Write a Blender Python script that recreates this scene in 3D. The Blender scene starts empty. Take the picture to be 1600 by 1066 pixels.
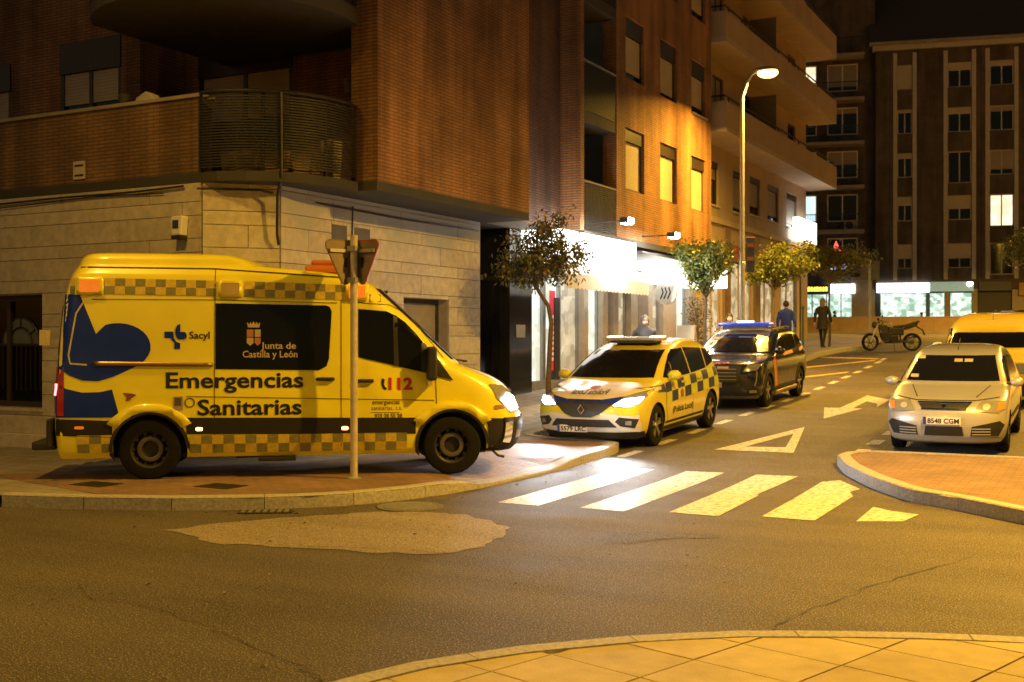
import bpy, bmesh, math, random
from mathutils import Vector, Matrix, Euler
random.seed(7)
R=math.radians; PI=math.pi
scene=bpy.context.scene; C=scene.collection
# ------------------------------------------------------------------ camera, world, exposure
cam_d=bpy.data.cameras.new('camera'); cam=bpy.data.objects.new('camera',cam_d); C.objects.link(cam)
cam.location=(0,0,1.8); cam.rotation_euler=(R(90),0,R(28)); cam_d.lens=40.5; cam_d.sensor_width=36; cam_d.clip_end=400
cam_d.dof.use_dof=True; cam_d.dof.focus_distance=10.5; cam_d.dof.aperture_fstop=4.0
scene.camera=cam
wd=bpy.data.worlds.new('World'); scene.world=wd; wd.use_nodes=True
wn=wd.node_tree.nodes; wl=wd.node_tree.links
sky=wn.new('ShaderNodeTexSky'); sky.sky_type='NISHITA'; sky.sun_disc=False; sky.sun_elevation=R(-.3); sky.sun_rotation=R(200)
tn=wn.new('ShaderNodeVectorMath'); tn.operation='MULTIPLY'; tn.inputs[1].default_value=(.70,.72,.55)   # town glow on low cloud
wl.new(sky.outputs[0],tn.inputs[0]); wl.new(tn.outputs[0],wn['Background'].inputs[0]); wn['Background'].inputs[1].default_value=0.15
vs=scene.view_settings; vs.view_transform='Standard'; vs.look='None'; vs.exposure=0.2; vs.gamma=1
try: scene.cycles.use_denoising=True; scene.cycles.max_bounces=6; scene.cycles.sample_clamp_indirect=4.0
except Exception: pass
SOD=(1.0,0.53,0.062); WHT=(1.0,0.96,0.88)
# ------------------------------------------------------------------ road profile (the street climbs away from the junction)
def pchip(xs,ys):
    n=len(xs); h=[xs[i+1]-xs[i] for i in range(n-1)]; dl=[(ys[i+1]-ys[i])/h[i] for i in range(n-1)]
    m=[dl[0]]+[0]*(n-2)+[dl[-1]]
    for i in range(1,n-1):
        if dl[i-1]*dl[i]>0:
            w1=2*h[i]+h[i-1]; w2=h[i]+2*h[i-1]; m[i]=(w1+w2)/(w1/dl[i-1]+w2/dl[i])
    def f(x):
        if x<=xs[0]: return ys[0]
        if x>=xs[-1]: return ys[-1]
        i=0
        while x>xs[i+1]: i+=1
        t=(x-xs[i])/h[i]; t2=t*t; t3=t2*t
        return (2*t3-3*t2+1)*ys[i]+(t3-2*t2+t)*h[i]*m[i]+(-2*t3+3*t2)*ys[i+1]+(t3-t2)*h[i]*m[i+1]
    return f
zr=pchip([-60,13,15,17.5,20.2,24.1,26.8,33,41,50,60,80,130],[0,0,.02,.105,.225,.39,.51,.88,1.45,1.9,2.15,2.3,2.4])
def sst(a,b,x):
    t=min(1,max(0,(x-a)/(b-a))); return t*t*(3-2*t)
def zp(x,y):           # left pavement surface
    h=.13
    if x>-7.6: h-=.10*sst(11.7,12.4,y)*(1-sst(14.2,15.0,y))*sst(-7.6,-7.05,x)
    bank=.25*max(0,min(1.5,-9.6-x))*sst(15,18,y)*(1-sst(31,37,y))
    return zr(y)+h+bank
# ------------------------------------------------------------------ materials
MATS={}
def pmat(name,col,rough=.6,metal=0,var=.12,vs=6,bump=0,bs=60,coat=0,emit=None,es=0,alpha=1,trans=0,spec=.5,detail=6):
    if name in MATS: return MATS[name]
    m=bpy.data.materials.new(name); m.use_nodes=True; nt=m.node_tree; N=nt.nodes; L=nt.links; b=N['Principled BSDF']
    b.inputs['Roughness'].default_value=rough; b.inputs['Metallic'].default_value=metal; b.inputs['Coat Weight'].default_value=coat
    b.inputs['Coat Roughness'].default_value=.06; b.inputs['Specular IOR Level'].default_value=spec
    tc=N.new('ShaderNodeTexCoord'); no=N.new('ShaderNodeTexNoise'); no.inputs['Scale'].default_value=vs; no.inputs['Detail'].default_value=detail
    L.new(tc.outputs['Object'],no.inputs['Vector'])
    mr=N.new('ShaderNodeMapRange'); mr.inputs[1].default_value=.3; mr.inputs[2].default_value=.7; mr.inputs[3].default_value=1-var; mr.inputs[4].default_value=1+var
    L.new(no.outputs[0],mr.inputs[0])
    mx=N.new('ShaderNodeVectorMath'); mx.operation='SCALE'; mx.inputs[0].default_value=col[:3]; L.new(mr.outputs[0],mx.inputs['Scale'])
    L.new(mx.outputs[0],b.inputs['Base Color'])
    if bump:
        n2=N.new('ShaderNodeTexNoise'); n2.inputs['Scale'].default_value=bs; n2.inputs['Detail'].default_value=4; L.new(tc.outputs['Object'],n2.inputs['Vector'])
        bp=N.new('ShaderNodeBump'); bp.inputs['Strength'].default_value=bump; bp.inputs['Distance'].default_value=.02; L.new(n2.outputs[0],bp.inputs['Height']); L.new(bp.outputs[0],b.inputs['Normal'])
    if emit: b.inputs['Emission Color'].default_value=(*emit,1); b.inputs['Emission Strength'].default_value=es
    if trans: b.inputs['Transmission Weight'].default_value=trans
    MATS[name]=m; return m
def brickmat(name,c1,c2,cm,bw=.25,bh=.055,mort=.010):
    m=bpy.data.materials.new(name); m.use_nodes=True; nt=m.node_tree; N=nt.nodes; L=nt.links; b=N['Principled BSDF']; b.inputs['Roughness'].default_value=.85
    tc=N.new('ShaderNodeTexCoord'); sx=N.new('ShaderNodeSeparateXYZ'); L.new(tc.outputs['Object'],sx.inputs[0])
    ad=N.new('ShaderNodeMath'); ad.operation='ADD'; L.new(sx.outputs[0],ad.inputs[0]); L.new(sx.outputs[1],ad.inputs[1])
    cb=N.new('ShaderNodeCombineXYZ'); L.new(ad.outputs[0],cb.inputs[0]); L.new(sx.outputs[2],cb.inputs[1])
    bk=N.new('ShaderNodeTexBrick'); bk.inputs['Scale'].default_value=1; bk.inputs['Brick Width'].default_value=bw; bk.inputs['Row Height'].default_value=bh; bk.inputs['Mortar Size'].default_value=mort; bk.inputs['Bias'].default_value=0
    bk.inputs['Color1'].default_value=(*c1,1); bk.inputs['Color2'].default_value=(*c2,1); bk.inputs['Mortar'].default_value=(*cm,1); L.new(cb.outputs[0],bk.inputs['Vector'])
    no=N.new('ShaderNodeTexNoise'); no.inputs['Scale'].default_value=1.3; no.inputs['Detail'].default_value=7; L.new(tc.outputs['Object'],no.inputs['Vector'])
    mr=N.new('ShaderNodeMapRange'); mr.inputs[1].default_value=.3; mr.inputs[2].default_value=.7; mr.inputs[3].default_value=.72; mr.inputs[4].default_value=1.2; L.new(no.outputs[0],mr.inputs[0])
    mp=N.new('ShaderNodeMapping'); mp.inputs['Scale'].default_value=(2.2,2.2,.22); L.new(tc.outputs['Object'],mp.inputs[0]); n3=N.new('ShaderNodeTexNoise'); n3.inputs['Scale'].default_value=1; n3.inputs['Detail'].default_value=6; L.new(mp.outputs[0],n3.inputs['Vector'])
    m3=N.new('ShaderNodeMapRange'); m3.inputs[1].default_value=.38; m3.inputs[2].default_value=.62; m3.inputs[3].default_value=.62; m3.inputs[4].default_value=1.1; L.new(n3.outputs[0],m3.inputs[0])
    mm=N.new('ShaderNodeMath'); mm.operation='MULTIPLY'; L.new(mr.outputs[0],mm.inputs[0]); L.new(m3.outputs[0],mm.inputs[1]); mr=mm
    sc=N.new('ShaderNodeVectorMath'); sc.operation='SCALE'; L.new(bk.outputs[0],sc.inputs[0]); L.new(mr.outputs[0],sc.inputs['Scale']); L.new(sc.outputs[0],b.inputs['Base Color'])
    bp=N.new('ShaderNodeBump'); bp.inputs['Strength'].default_value=.6; bp.inputs['Distance'].default_value=.01; bp.invert=True; L.new(bk.outputs['Fac'],bp.inputs['Height']); L.new(bp.outputs[0],b.inputs['Normal'])
    MATS[name]=m; return m
def litmat(name,c1,c2,strength,sx=2.2,sz=1.6):
    """lit interior seen through a shop or room window: shelves and boards in blocks of light and dark"""
    m=bpy.data.materials.new(name); m.use_nodes=True; nt=m.node_tree; N=nt.nodes; L=nt.links; b=N['Principled BSDF']
    tc=N.new('ShaderNodeTexCoord'); mp=N.new('ShaderNodeMapping'); mp.inputs['Scale'].default_value=(sx,sx,sz*1.6); L.new(tc.outputs['Object'],mp.inputs[0])
    vo=N.new('ShaderNodeTexVoronoi'); vo.distance='CHEBYCHEV'; vo.inputs['Scale'].default_value=1.4; L.new(mp.outputs[0],vo.inputs['Vector'])
    no=N.new('ShaderNodeTexNoise'); no.inputs['Scale'].default_value=1.1; no.inputs['Detail'].default_value=5; L.new(mp.outputs[0],no.inputs['Vector'])
    sp=N.new('ShaderNodeSeparateColor'); L.new(vo.outputs['Color'],sp.inputs[0])
    ml=N.new('ShaderNodeMath'); ml.operation='MULTIPLY'; L.new(sp.outputs[0],ml.inputs[0]); L.new(no.outputs[0],ml.inputs[1])
    rp=N.new('ShaderNodeValToRGB'); rp.color_ramp.elements[0].position=.1; rp.color_ramp.elements[0].color=(*c2,1); rp.color_ramp.elements[1].position=.42; rp.color_ramp.elements[1].color=(*c1,1)
    L.new(ml.outputs[0],rp.inputs[0]); L.new(rp.outputs[0],b.inputs['Emission Color']); b.inputs['Emission Strength'].default_value=strength
    b.inputs['Base Color'].default_value=(.2,.2,.2,1); b.inputs['Roughness'].default_value=.15
    MATS[name]=m; return m
def asphalt():
    m=bpy.data.materials.new('asphalt'); m.use_nodes=True; nt=m.node_tree; N=nt.nodes; L=nt.links; b=N['Principled BSDF']
    tc=N.new('ShaderNodeTexCoord')
    n1=N.new('ShaderNodeTexNoise'); n1.inputs['Scale'].default_value=.35; n1.inputs['Detail'].default_value=8; n1.inputs['Roughness'].default_value=.65
    n2=N.new('ShaderNodeTexNoise'); n2.inputs['Scale'].default_value=60; n2.inputs['Detail'].default_value=6; n2.inputs['Roughness'].default_value=.8
    v=N.new('ShaderNodeTexVoronoi'); v.inputs['Scale'].default_value=120
    mp=N.new('ShaderNodeMapping'); mp.inputs['Scale'].default_value=(.25,1.6,1); mp.inputs['Rotation'].default_value=(0,0,R(28))
    n3=N.new('ShaderNodeTexNoise'); n3.inputs['Scale'].default_value=1.0; n3.inputs['Detail'].default_value=5
    for n in (n1,n2,v): L.new(tc.outputs['Object'],n.inputs['Vector'])
    L.new(tc.outputs['Object'],mp.inputs[0]); L.new(mp.outputs[0],n3.inputs['Vector'])
    a=N.new('ShaderNodeMath'); a.operation='ADD'; L.new(n1.outputs[0],a.inputs[0]); L.new(n3.outputs[0],a.inputs[1])
    r1=N.new('ShaderNodeMapRange'); r1.inputs[1].default_value=.7; r1.inputs[2].default_value=1.3; r1.inputs[3].default_value=.026; r1.inputs[4].default_value=.072; L.new(a.outputs[0],r1.inputs[0])
    r2=N.new('ShaderNodeMapRange'); r2.inputs[1].default_value=.35; r2.inputs[2].default_value=.75; r2.inputs[3].default_value=.15; r2.inputs[4].default_value=2.6; L.new(n2.outputs[0],r2.inputs[0])
    mu=N.new('ShaderNodeMath'); mu.operation='MULTIPLY'; L.new(r1.outputs[0],mu.inputs[0]); L.new(r2.outputs[0],mu.inputs[1])
    n4=N.new('ShaderNodeTexNoise'); n4.inputs['Scale'].default_value=85; n4.inputs['Detail'].default_value=2; L.new(tc.outputs['Object'],n4.inputs['Vector'])
    r4=N.new('ShaderNodeMapRange'); r4.inputs[1].default_value=.57; r4.inputs[2].default_value=.68; r4.inputs[3].default_value=0; r4.inputs[4].default_value=.30; L.new(n4.outputs[0],r4.inputs[0]); m4=N.new('ShaderNodeMath'); m4.operation='ADD'; L.new(mu.outputs[0],m4.inputs[0]); L.new(r4.outputs[0],m4.inputs[1]); mu=m4
    cc=N.new('ShaderNodeVectorMath'); cc.operation='SCALE'; cc.inputs[0].default_value=(1.10,.94,.78); L.new(mu.outputs[0],cc.inputs['Scale'])
    L.new(cc.outputs[0],b.inputs['Base Color'])
    r3=N.new('ShaderNodeMapRange'); r3.inputs[1].default_value=.4; r3.inputs[2].default_value=.7; r3.inputs[3].default_value=.62; r3.inputs[4].default_value=.85; L.new(n1.outputs[0],r3.inputs[0]); L.new(r3.outputs[0],b.inputs['Roughness'])
    bp=N.new('ShaderNodeBump'); bp.inputs['Strength'].default_value=.35; bp.inputs['Distance'].default_value=.010; L.new(v.outputs[0],bp.inputs['Height']); L.new(bp.outputs[0],b.inputs['Normal'])
    MATS['asphalt']=m; return m
def paintmark(name,col):
    """road paint, worn through to the dark road in flecks"""
    m=bpy.data.materials.new(name); m.use_nodes=True; nt=m.node_tree; N=nt.nodes; L=nt.links; b=N['Principled BSDF']; b.inputs['Roughness'].default_value=.55
    tc=N.new('ShaderNodeTexCoord'); n1=N.new('ShaderNodeTexNoise'); n1.inputs['Scale'].default_value=14; n1.inputs['Detail'].default_value=9; n1.inputs['Roughness'].default_value=.75; L.new(tc.outputs['Object'],n1.inputs['Vector'])
    rp=N.new('ShaderNodeValToRGB'); rp.color_ramp.elements[0].position=.40; rp.color_ramp.elements[0].color=(.13,.12,.11,1); rp.color_ramp.elements[1].position=.50; rp.color_ramp.elements[1].color=(*col,1)
    L.new(n1.outputs[0],rp.inputs[0]); L.new(rp.outputs[0],b.inputs['Base Color']); MATS[name]=m; return m
def tilemat(name,c1,c2,cm,bw,bh,rot=0,mort=.008):
    m=bpy.data.materials.new(name); m.use_nodes=True; nt=m.node_tree; N=nt.nodes; L=nt.links; b=N['Principled BSDF']; b.inputs['Roughness'].default_value=.7
    tc=N.new('ShaderNodeTexCoord'); mp=N.new('ShaderNodeMapping'); mp.inputs['Rotation'].default_value=(0,0,rot); L.new(tc.outputs['Object'],mp.inputs[0])
    bk=N.new('ShaderNodeTexBrick'); bk.offset=.5; bk.inputs['Scale'].default_value=1; bk.inputs['Brick Width'].default_value=bw; bk.inputs['Row Height'].default_value=bh; bk.inputs['Mortar Size'].default_value=mort
    bk.inputs['Color1'].default_value=(*c1,1); bk.inputs['Color2'].default_value=(*c2,1); bk.inputs['Mortar'].default_value=(*cm,1); L.new(mp.outputs[0],bk.inputs['Vector'])
    no=N.new('ShaderNodeTexNoise'); no.inputs['Scale'].default_value=1.1; no.inputs['Detail'].default_value=9; no.inputs['Roughness'].default_value=.7; L.new(tc.outputs['Object'],no.inputs['Vector'])
    mr=N.new('ShaderNodeMapRange'); mr.inputs[1].default_value=.3; mr.inputs[2].default_value=.7; mr.inputs[3].default_value=.6; mr.inputs[4].default_value=1.25; L.new(no.outputs[0],mr.inputs[0])
    sc=N.new('ShaderNodeVectorMath'); sc.operation='SCALE'; L.new(bk.outputs[0],sc.inputs[0]); L.new(mr.outputs[0],sc.inputs['Scale']); L.new(sc.outputs[0],b.inputs['Base Color'])
    bp=N.new('ShaderNodeBump'); bp.inputs['Strength'].default_value=.35; bp.inputs['Distance'].default_value=.01; bp.invert=True; L.new(bk.outputs['Fac'],bp.inputs['Height']); L.new(bp.outputs[0],b.inputs['Normal'])
    MATS[name]=m; return m
asphalt()
brickmat('brick_orange',(.40,.19,.07),(.33,.15,.06),(.16,.10,.06))
brickmat('brick_weathered',(.23,.125,.06),(.18,.095,.05),(.10,.07,.045))
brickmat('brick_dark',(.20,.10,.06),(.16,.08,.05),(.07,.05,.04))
brickmat('brick_brown',(.14,.105,.08),(.115,.088,.068),(.07,.06,.05),.25,.07,.012)
tilemat('red_paving',(.27,.165,.115),(.22,.135,.095),(.13,.10,.08),.20,.10)
tilemat('grey_paving',(.30,.27,.235),(.25,.23,.20),(.12,.11,.10),.30,.30,R(0))
paintmark('road_white',(.58,.545,.49)); paintmark('road_yellow',(.62,.45,.08))
pm=pmat
STONE=pm('stone',(.52,.475,.40),.8,var=.16,vs=9,bump=.35,bs=45); STONE2=pm('stone_pale',(.55,.50,.42),.8,var=.16,vs=7,bump=.35,bs=45); STONE3=pm('stone_tan',(.49,.44,.365),.82,var=.18,vs=8,bump=.35,bs=45)
JOINT=pm('joint_mortar',(.36,.315,.255),.9); KERB=pm('kerb_granite',(.36,.34,.31),.75,var=.25,vs=30,bump=.3,bs=80)
SLAB=[pm('slab_%s'%n,c,.75,var=.14,vs=5,bump=.25,bs=70) for n,c in (('a',(.42,.345,.18)),('b',(.39,.315,.165)),('c',(.45,.37,.20)))]
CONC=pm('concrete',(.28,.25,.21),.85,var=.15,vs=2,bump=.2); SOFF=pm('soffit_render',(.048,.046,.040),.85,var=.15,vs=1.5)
BEIGE=pm('beige_render',(.40,.31,.22),.85,var=.10,vs=1.2,bump=.15); BEIGE2=pm('beige_trim',(.44,.36,.27),.8,var=.1,vs=2)
DARKM=pm('dark_metal',(.035,.033,.030),.45,.5); GREYM=pm('grey_metal',(.30,.30,.29),.45,.7); GALV=pm('galvanised_steel',(.42,.42,.40),.5,.6,var=.15,vs=12)
WFRAME=pm('bronze_frame',(.035,.025,.018),.4); SHUT=pm('roller_shutter',(.50,.44,.34),.6,var=.06,vs=3); SHUTG=pm('shutter_grey',(.30,.27,.23),.6,var=.08)
GLASS=pm('window_glass',(.006,.006,.007),.07,0,var=.05,spec=.35); BLACKG=pm('black_granite',(.012,.012,.012),.12,0,var=.3,vs=40)
WHITE=pm('white_plastic',(.75,.74,.71),.45,var=.04); RUBBER=pm('tyre_rubber',(.009,.0085,.008),.85,var=.2,vs=20,spec=.2); BLKP=pm('black_plastic',(.022,.021,.020),.5,var=.15)
CHROME=pm('chrome',(.75,.75,.74),.12,1,var=.03); ALLOY=pm('alloy',(.40,.39,.37),.3,.9,var=.05)
WOODT=pm('bark',(.14,.095,.06),.9,var=.3,vs=25,bump=.6,bs=40)
# ------------------------------------------------------------------ object helpers
def props(o,label=None,cat=None,group=None,kind=None):
    if label: o['label']=label
    if cat: o['category']=cat
    if group: o['group']=group
    if kind: o['kind']=kind
    return o
def thing(name,label,cat,loc=(0,0,0),rz=0,group=None,rot=None):
    o=bpy.data.objects.new(name,None); C.objects.link(o); o.empty_display_size=.2; o.location=loc; o.rotation_euler=rot or (0,0,rz)
    return props(o,label,cat,group)
class MB:
    def __init__(s): s.v=[]; s.f=[]
    def add(s,vs,fs):
        n=len(s.v); s.v+= [tuple(v) for v in vs]; s.f+=[tuple(i+n for i in f) for f in fs]; return s
    def box(s,x0,x1,y0,y1,z0,z1):
        return s.add([(x0,y0,z0),(x1,y0,z0),(x1,y1,z0),(x0,y1,z0),(x0,y0,z1),(x1,y0,z1),(x1,y1,z1),(x0,y1,z1)],[(0,3,2,1),(4,5,6,7),(0,1,5,4),(1,2,6,5),(2,3,7,6),(3,0,4,7)])
    def cyl(s,p0,p1,r0,r1=None,n=12,cap=True):
        r1=r0 if r1 is None else r1; p0=Vector(p0); p1=Vector(p1); d=(p1-p0).normalized(); a=d.orthogonal().normalized(); b=d.cross(a)
        vs=[]; 
        for p,r in ((p0,r0),(p1,r1)):
            for i in range(n): t=2*PI*i/n; vs.append(p+a*(r*math.cos(t))+b*(r*math.sin(t)))
        fs=[(i,(i+1)%n,n+(i+1)%n,n+i) for i in range(n)]
        if cap: fs+=[tuple(range(n-1,-1,-1)),tuple(range(n,2*n))]
        return s.add(vs,fs)
    def tube(s,path,r,n=8):
        path=[Vector(p) for p in path]; rr=r if isinstance(r,(list,tuple)) else [r]*len(path); vs=[]; prev=None
        for i,p in enumerate(path):
            d=(path[min(i+1,len(path)-1)]-path[max(i-1,0)]).normalized()
            a=d.orthogonal().normalized() if prev is None else (prev-d*prev.dot(d)).normalized()
            prev=a; b=d.cross(a)
            for k in range(n): t=2*PI*k/n; vs.append(p+a*(rr[i]*math.cos(t))+b*(rr[i]*math.sin(t)))
        fs=[(i*n+k,i*n+(k+1)%n,(i+1)*n+(k+1)%n,(i+1)*n+k) for i in range(len(path)-1) for k in range(n)]
        fs+=[tuple(range(n-1,-1,-1)),tuple(range((len(path)-1)*n,len(path)*n))]
        return s.add(vs,fs)
    def lathe(s,prof,origin=(0,0,0),axis='z',n=20):
        vs=[]; o=Vector(origin)
        for i in range(n):
            t=2*PI*i/n; c,q=math.cos(t),math.sin(t)
            for r,h in prof:
                p={'z':(r*c,r*q,h),'y':(r*c,h,r*q),'x':(h,r*c,r*q)}[axis]; vs.append(o+Vector(p))
        m=len(prof); fs=[(i*m+j,((i+1)%n)*m+j,((i+1)%n)*m+j+1,i*m+j+1) for i in range(n) for j in range(m-1)]
        return s.add(vs,fs)
    def prism(s,poly,h0,h1,axis='z'):
        n=len(poly); mk={'z':lambda u,v,h:(u,v,h),'y':lambda u,v,h:(u,h,v),'x':lambda u,v,h:(h,u,v)}[axis]
        return s.add([mk(u,v,h0) for u,v in poly]+[mk(u,v,h1) for u,v in poly],[tuple(range(n-1,-1,-1)),tuple(range(n,2*n))]+[(i,(i+1)%n,n+(i+1)%n,n+i) for i in range(n)])
    def ball(s,c,rx,ry=None,rz=None,n=12,m=8):
        ry=rx if ry is None else ry; rz=rx if rz is None else rz; c=Vector(c); vs=[c+Vector((0,0,-rz))]
        for j in range(1,m):
            p=PI*j/m-PI/2
            for i in range(n): t=2*PI*i/n; vs.append(c+Vector((rx*math.cos(p)*math.cos(t),ry*math.cos(p)*math.sin(t),rz*math.sin(p))))
        vs.append(c+Vector((0,0,rz))); fs=[]
        for i in range(n): fs.append((0,1+(i+1)%n,1+i)); fs.append((len(vs)-1,1+(m-2)*n+i,1+(m-2)*n+(i+1)%n))
        for j in range(m-2):
            for i in range(n): fs.append((1+j*n+i,1+j*n+(i+1)%n,1+(j+1)*n+(i+1)%n,1+(j+1)*n+i))
        return s.add(vs,fs)
    def build(s,name,mat,parent=None,smooth=False,bevel=0,label=None,kind=None):
        me=bpy.data.meshes.new(name); me.from_pydata(s.v,[],s.f); me.validate(); return mk(name,me,mat,parent,smooth,bevel,label,kind)
def mk(name,me,mat,parent=None,smooth=False,bevel=0,label=None,kind=None):
    if mat is not None:
        for m in (mat if isinstance(mat,(list,tuple)) else [mat]): me.materials.append(MATS[m] if isinstance(m,str) else m)
    bm=bmesh.new(); bm.from_mesh(me); bmesh.ops.recalc_face_normals(bm,faces=bm.faces); bm.to_mesh(me); bm.free()
    if smooth:
        for p in me.polygons: p.use_smooth=True
        me.set_sharp_from_angle(angle=R(smooth if smooth is not True else 40))
    o=bpy.data.objects.new(name,me); C.objects.link(o)
    if parent is not None: o.parent=parent
    if bevel:
        b=o.modifiers.new('bevel','BEVEL'); b.width=bevel; b.segments=2; b.limit_method='ANGLE'; b.angle_limit=R(40)
    return props(o,label,None,None,kind)
def clip(poly,a,b,c):  # keep a*x+b*y<=c
    out=[]
    for i in range(len(poly)):
        p,q=poly[i],poly[(i+1)%len(poly)]; dp=a*p[0]+b*p[1]-c; dq=a*q[0]+b*q[1]-c
        if dp<=0: out.append(p)
        if dp*dq<0: t=dp/(dp-dq); out.append((p[0]+(q[0]-p[0])*t,p[1]+(q[1]-p[1])*t))
    return out
def gridpoly(poly,step):
    """bmesh of a flat polygon cut along a square grid"""
    bm=bmesh.new(); bm.faces.new([bm.verts.new((p[0],p[1],0)) for p in poly])
    xs=[p[0] for p in poly]; ys=[p[1] for p in poly]
    for ax,lo,hi in ((0,min(xs),max(xs)),(1,min(ys),max(ys))):
        k=math.floor(lo/step)+1
        while k*step<hi-1e-4:
            co=[0,0,0]; co[ax]=k*step; no=[0,0,0]; no[ax]=1
            bmesh.ops.bisect_plane(bm,geom=bm.verts[:]+bm.edges[:]+bm.faces[:],plane_co=co,plane_no=no); k+=1
    return bm
def sheet(name,poly,step,zf,mat,parent=None,kind=None,label=None):
    bm=gridpoly(poly,step)
    for v in bm.verts: v.co.z=zf(v.co.x,v.co.y)
    bmesh.ops.triangulate(bm,faces=bm.faces[:]); me=bpy.data.meshes.new(name); bm.to_mesh(me); bm.free()
    o=mk(name,me,mat,parent,kind=kind,label=label); 
    if me.polygons and sum(p.normal.z for p in me.polygons)<0: me.flip_normals()
    return o
DG=bpy.context.evaluated_depsgraph_get
_tc={}
def textmesh(s,size,italic=0,bold=0):
    k=(s,size,italic,bold)
    if k not in _tc:
        cu=bpy.data.curves.new('t','FONT'); cu.body=s; cu.size=size; cu.shear=italic; cu.offset=bold; cu.resolution_u=3
        o=bpy.data.objects.new('t',cu); C.objects.link(o); me=bpy.data.meshes.new_from_object(o.evaluated_get(DG())); bpy.data.objects.remove(o)
        _tc[k]=([tuple(v.co) for v in me.vertices],[tuple(p.vertices) for p in me.polygons]); bpy.data.meshes.remove(me)
    return _tc[k]
def text(name,s,size,fn,mat,parent,italic=0,bold=0,width=None):
    """letters laid on a surface; fn maps flat (u,v) to a point"""
    vs,fs=textmesh(s,size,italic,bold); x0=min(v[0] for v in vs); x1=max(v[0] for v in vs); k=1 if width is None else width/(x1-x0)
    return MB().add([fn((v[0]-x0)*k,v[1]) for v in vs],fs).build(name,mat,parent)
def copy_tree(o,parent=None):
    c=o.copy(); C.objects.link(c); c.parent=parent
    for ch in list(o.children): copy_tree(ch,c)
    return c
def lamp(name,typ,loc,power,col,parent,rot=None,size=.2,spot=None,blend=.4,target=None):
    d=bpy.data.lights.new(name,typ); d.energy=power; d.color=col
    if typ=='AREA':
        d.shape='DISK'; d.size=size
        if spot: d.spread=spot
    else: d.shadow_soft_size=size
    if typ=='SPOT': d.spot_size=spot; d.spot_blend=blend
    o=bpy.data.objects.new(name,d); C.objects.link(o); o.location=loc; o.parent=parent
    if target is not None: o.rotation_euler=(Vector(target)-Vector(loc)).to_track_quat('-Z','Y').to_euler()
    elif rot: o.rotation_euler=rot
    return o
# ------------------------------------------------------------------ ground, pavements, kerbs, markings
rd=lambda x,y: zr(y)
_ys=[-15+2.5*i for i in range(10)]+[10+.25*i for i in range(201)]+[62.5+2.5*i for i in range(28)]; _xs=[-70+11.5*i for i in range(11)]
_m=MB().add([(x,y,zr(y)) for y in _ys for x in _xs],[(j*11+i,j*11+i+1,(j+1)*11+i+1,(j+1)*11+i) for j in range(len(_ys)-1) for i in range(10)]); _m.build('road','asphalt',kind='structure')
def on(dz): return lambda x,y: zr(y)+dz
LK=[(-45,-2.2),(-26,3.7),(-16,6.8),(-10.74,8.42),(-9.8,8.72),(-8.9,9.1),(-8.17,9.58),(-7.75,9.95),(-7.46,10.33),(-7.2,10.9),(-7.03,11.5),(-6.95,12.2),(-6.9,13.5),(-6.9,14.6),(-6.9,15.5),(-6.92,16.4),(-7.0,16.75),(-7.25,16.98),(-7.6,17.05),(-8.4,17.08),(-8.85,17.3),(-8.95,18),(-8.95,30),(-8.9,38.5),(-8.6,40.5),(-7.9,42.6),(-8.1,46),(-10.5,52),(-16,57),(-45,66)]
LP=LK+[(-70,66),(-70,-10)]
left=sheet('left_pavement',LP,.8,zp,'grey_paving',kind='structure')
# red paving of the corner where the ambulance stands
RP=[(-12.5,9.6),(-9.85,8.95),(-8.95,9.33),(-8.25,9.8),(-7.7,10.45),(-7.42,11.0),(-7.25,11.6),(-7.15,12.3),(-7.1,16.3),(-7.3,16.75),(-8.4,16.85),(-9.3,15.0),(-10.0,12.6)]
sheet('red_corner_paving',RP,.4,lambda x,y: zp(x,y)+.004,'red_paving',kind='structure')
def inward(poly,i,closed=False):
    a=Vector(poly[max(i-1,0)]); b=Vector(poly[min(i+1,len(poly)-1)]); d=(b-a).normalized(); return d
def kerbs(path,side,zf,parent,wid=.17,piece=.95,rise=.012,zb=None):
    pts=[Vector(p) for p in path]; seg=[0]
    for i in range(len(pts)-1): seg.append(seg[-1]+(pts[i+1]-pts[i]).length)
    def at(s):
        i=0
        while i<len(seg)-2 and s>seg[i+1]: i+=1
        t=(s-seg[i])/(seg[i+1]-seg[i]); return pts[i].lerp(pts[i+1],t)
    def nrm(s):
        d=(at(min(s+.12,seg[-1]))-at(max(s-.12,0))).normalized(); return Vector((-d.y,d.x))*side
    n=int(seg[-1]/piece); st=seg[-1]/n
    for k in range(n):
        s0=k*st+.004; s1=(k+1)*st-.004; m=MB(); ring=[]
        for q in range(4):
            s=s0+(s1-s0)*q/3; p=at(s); w=nrm(s); i=p+w*wid; c=p+w*.02
            z=zf(p.x+w.x*.1,p.y+w.y*.1)+rise; b=zr(p.y)-.06
            ring.append([(p.x,p.y,b),(p.x,p.y,z-.022),(c.x,c.y,z),(i.x,i.y,z),(i.x,i.y,b)])
        vs=[v for r in ring for v in r]; fs=[(q*5+j,q*5+(j+1)%5,(q+1)*5+(j+1)%5,(q+1)*5+j) for q in range(3) for j in range(5)]+[(0,1,2,3,4),(19,18,17,16,15)]
        m.add(vs,fs).build('kerb_stone',KERB,parent)
kerbs(LK[3:26],1,zp,left)
m=MB()
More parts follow.
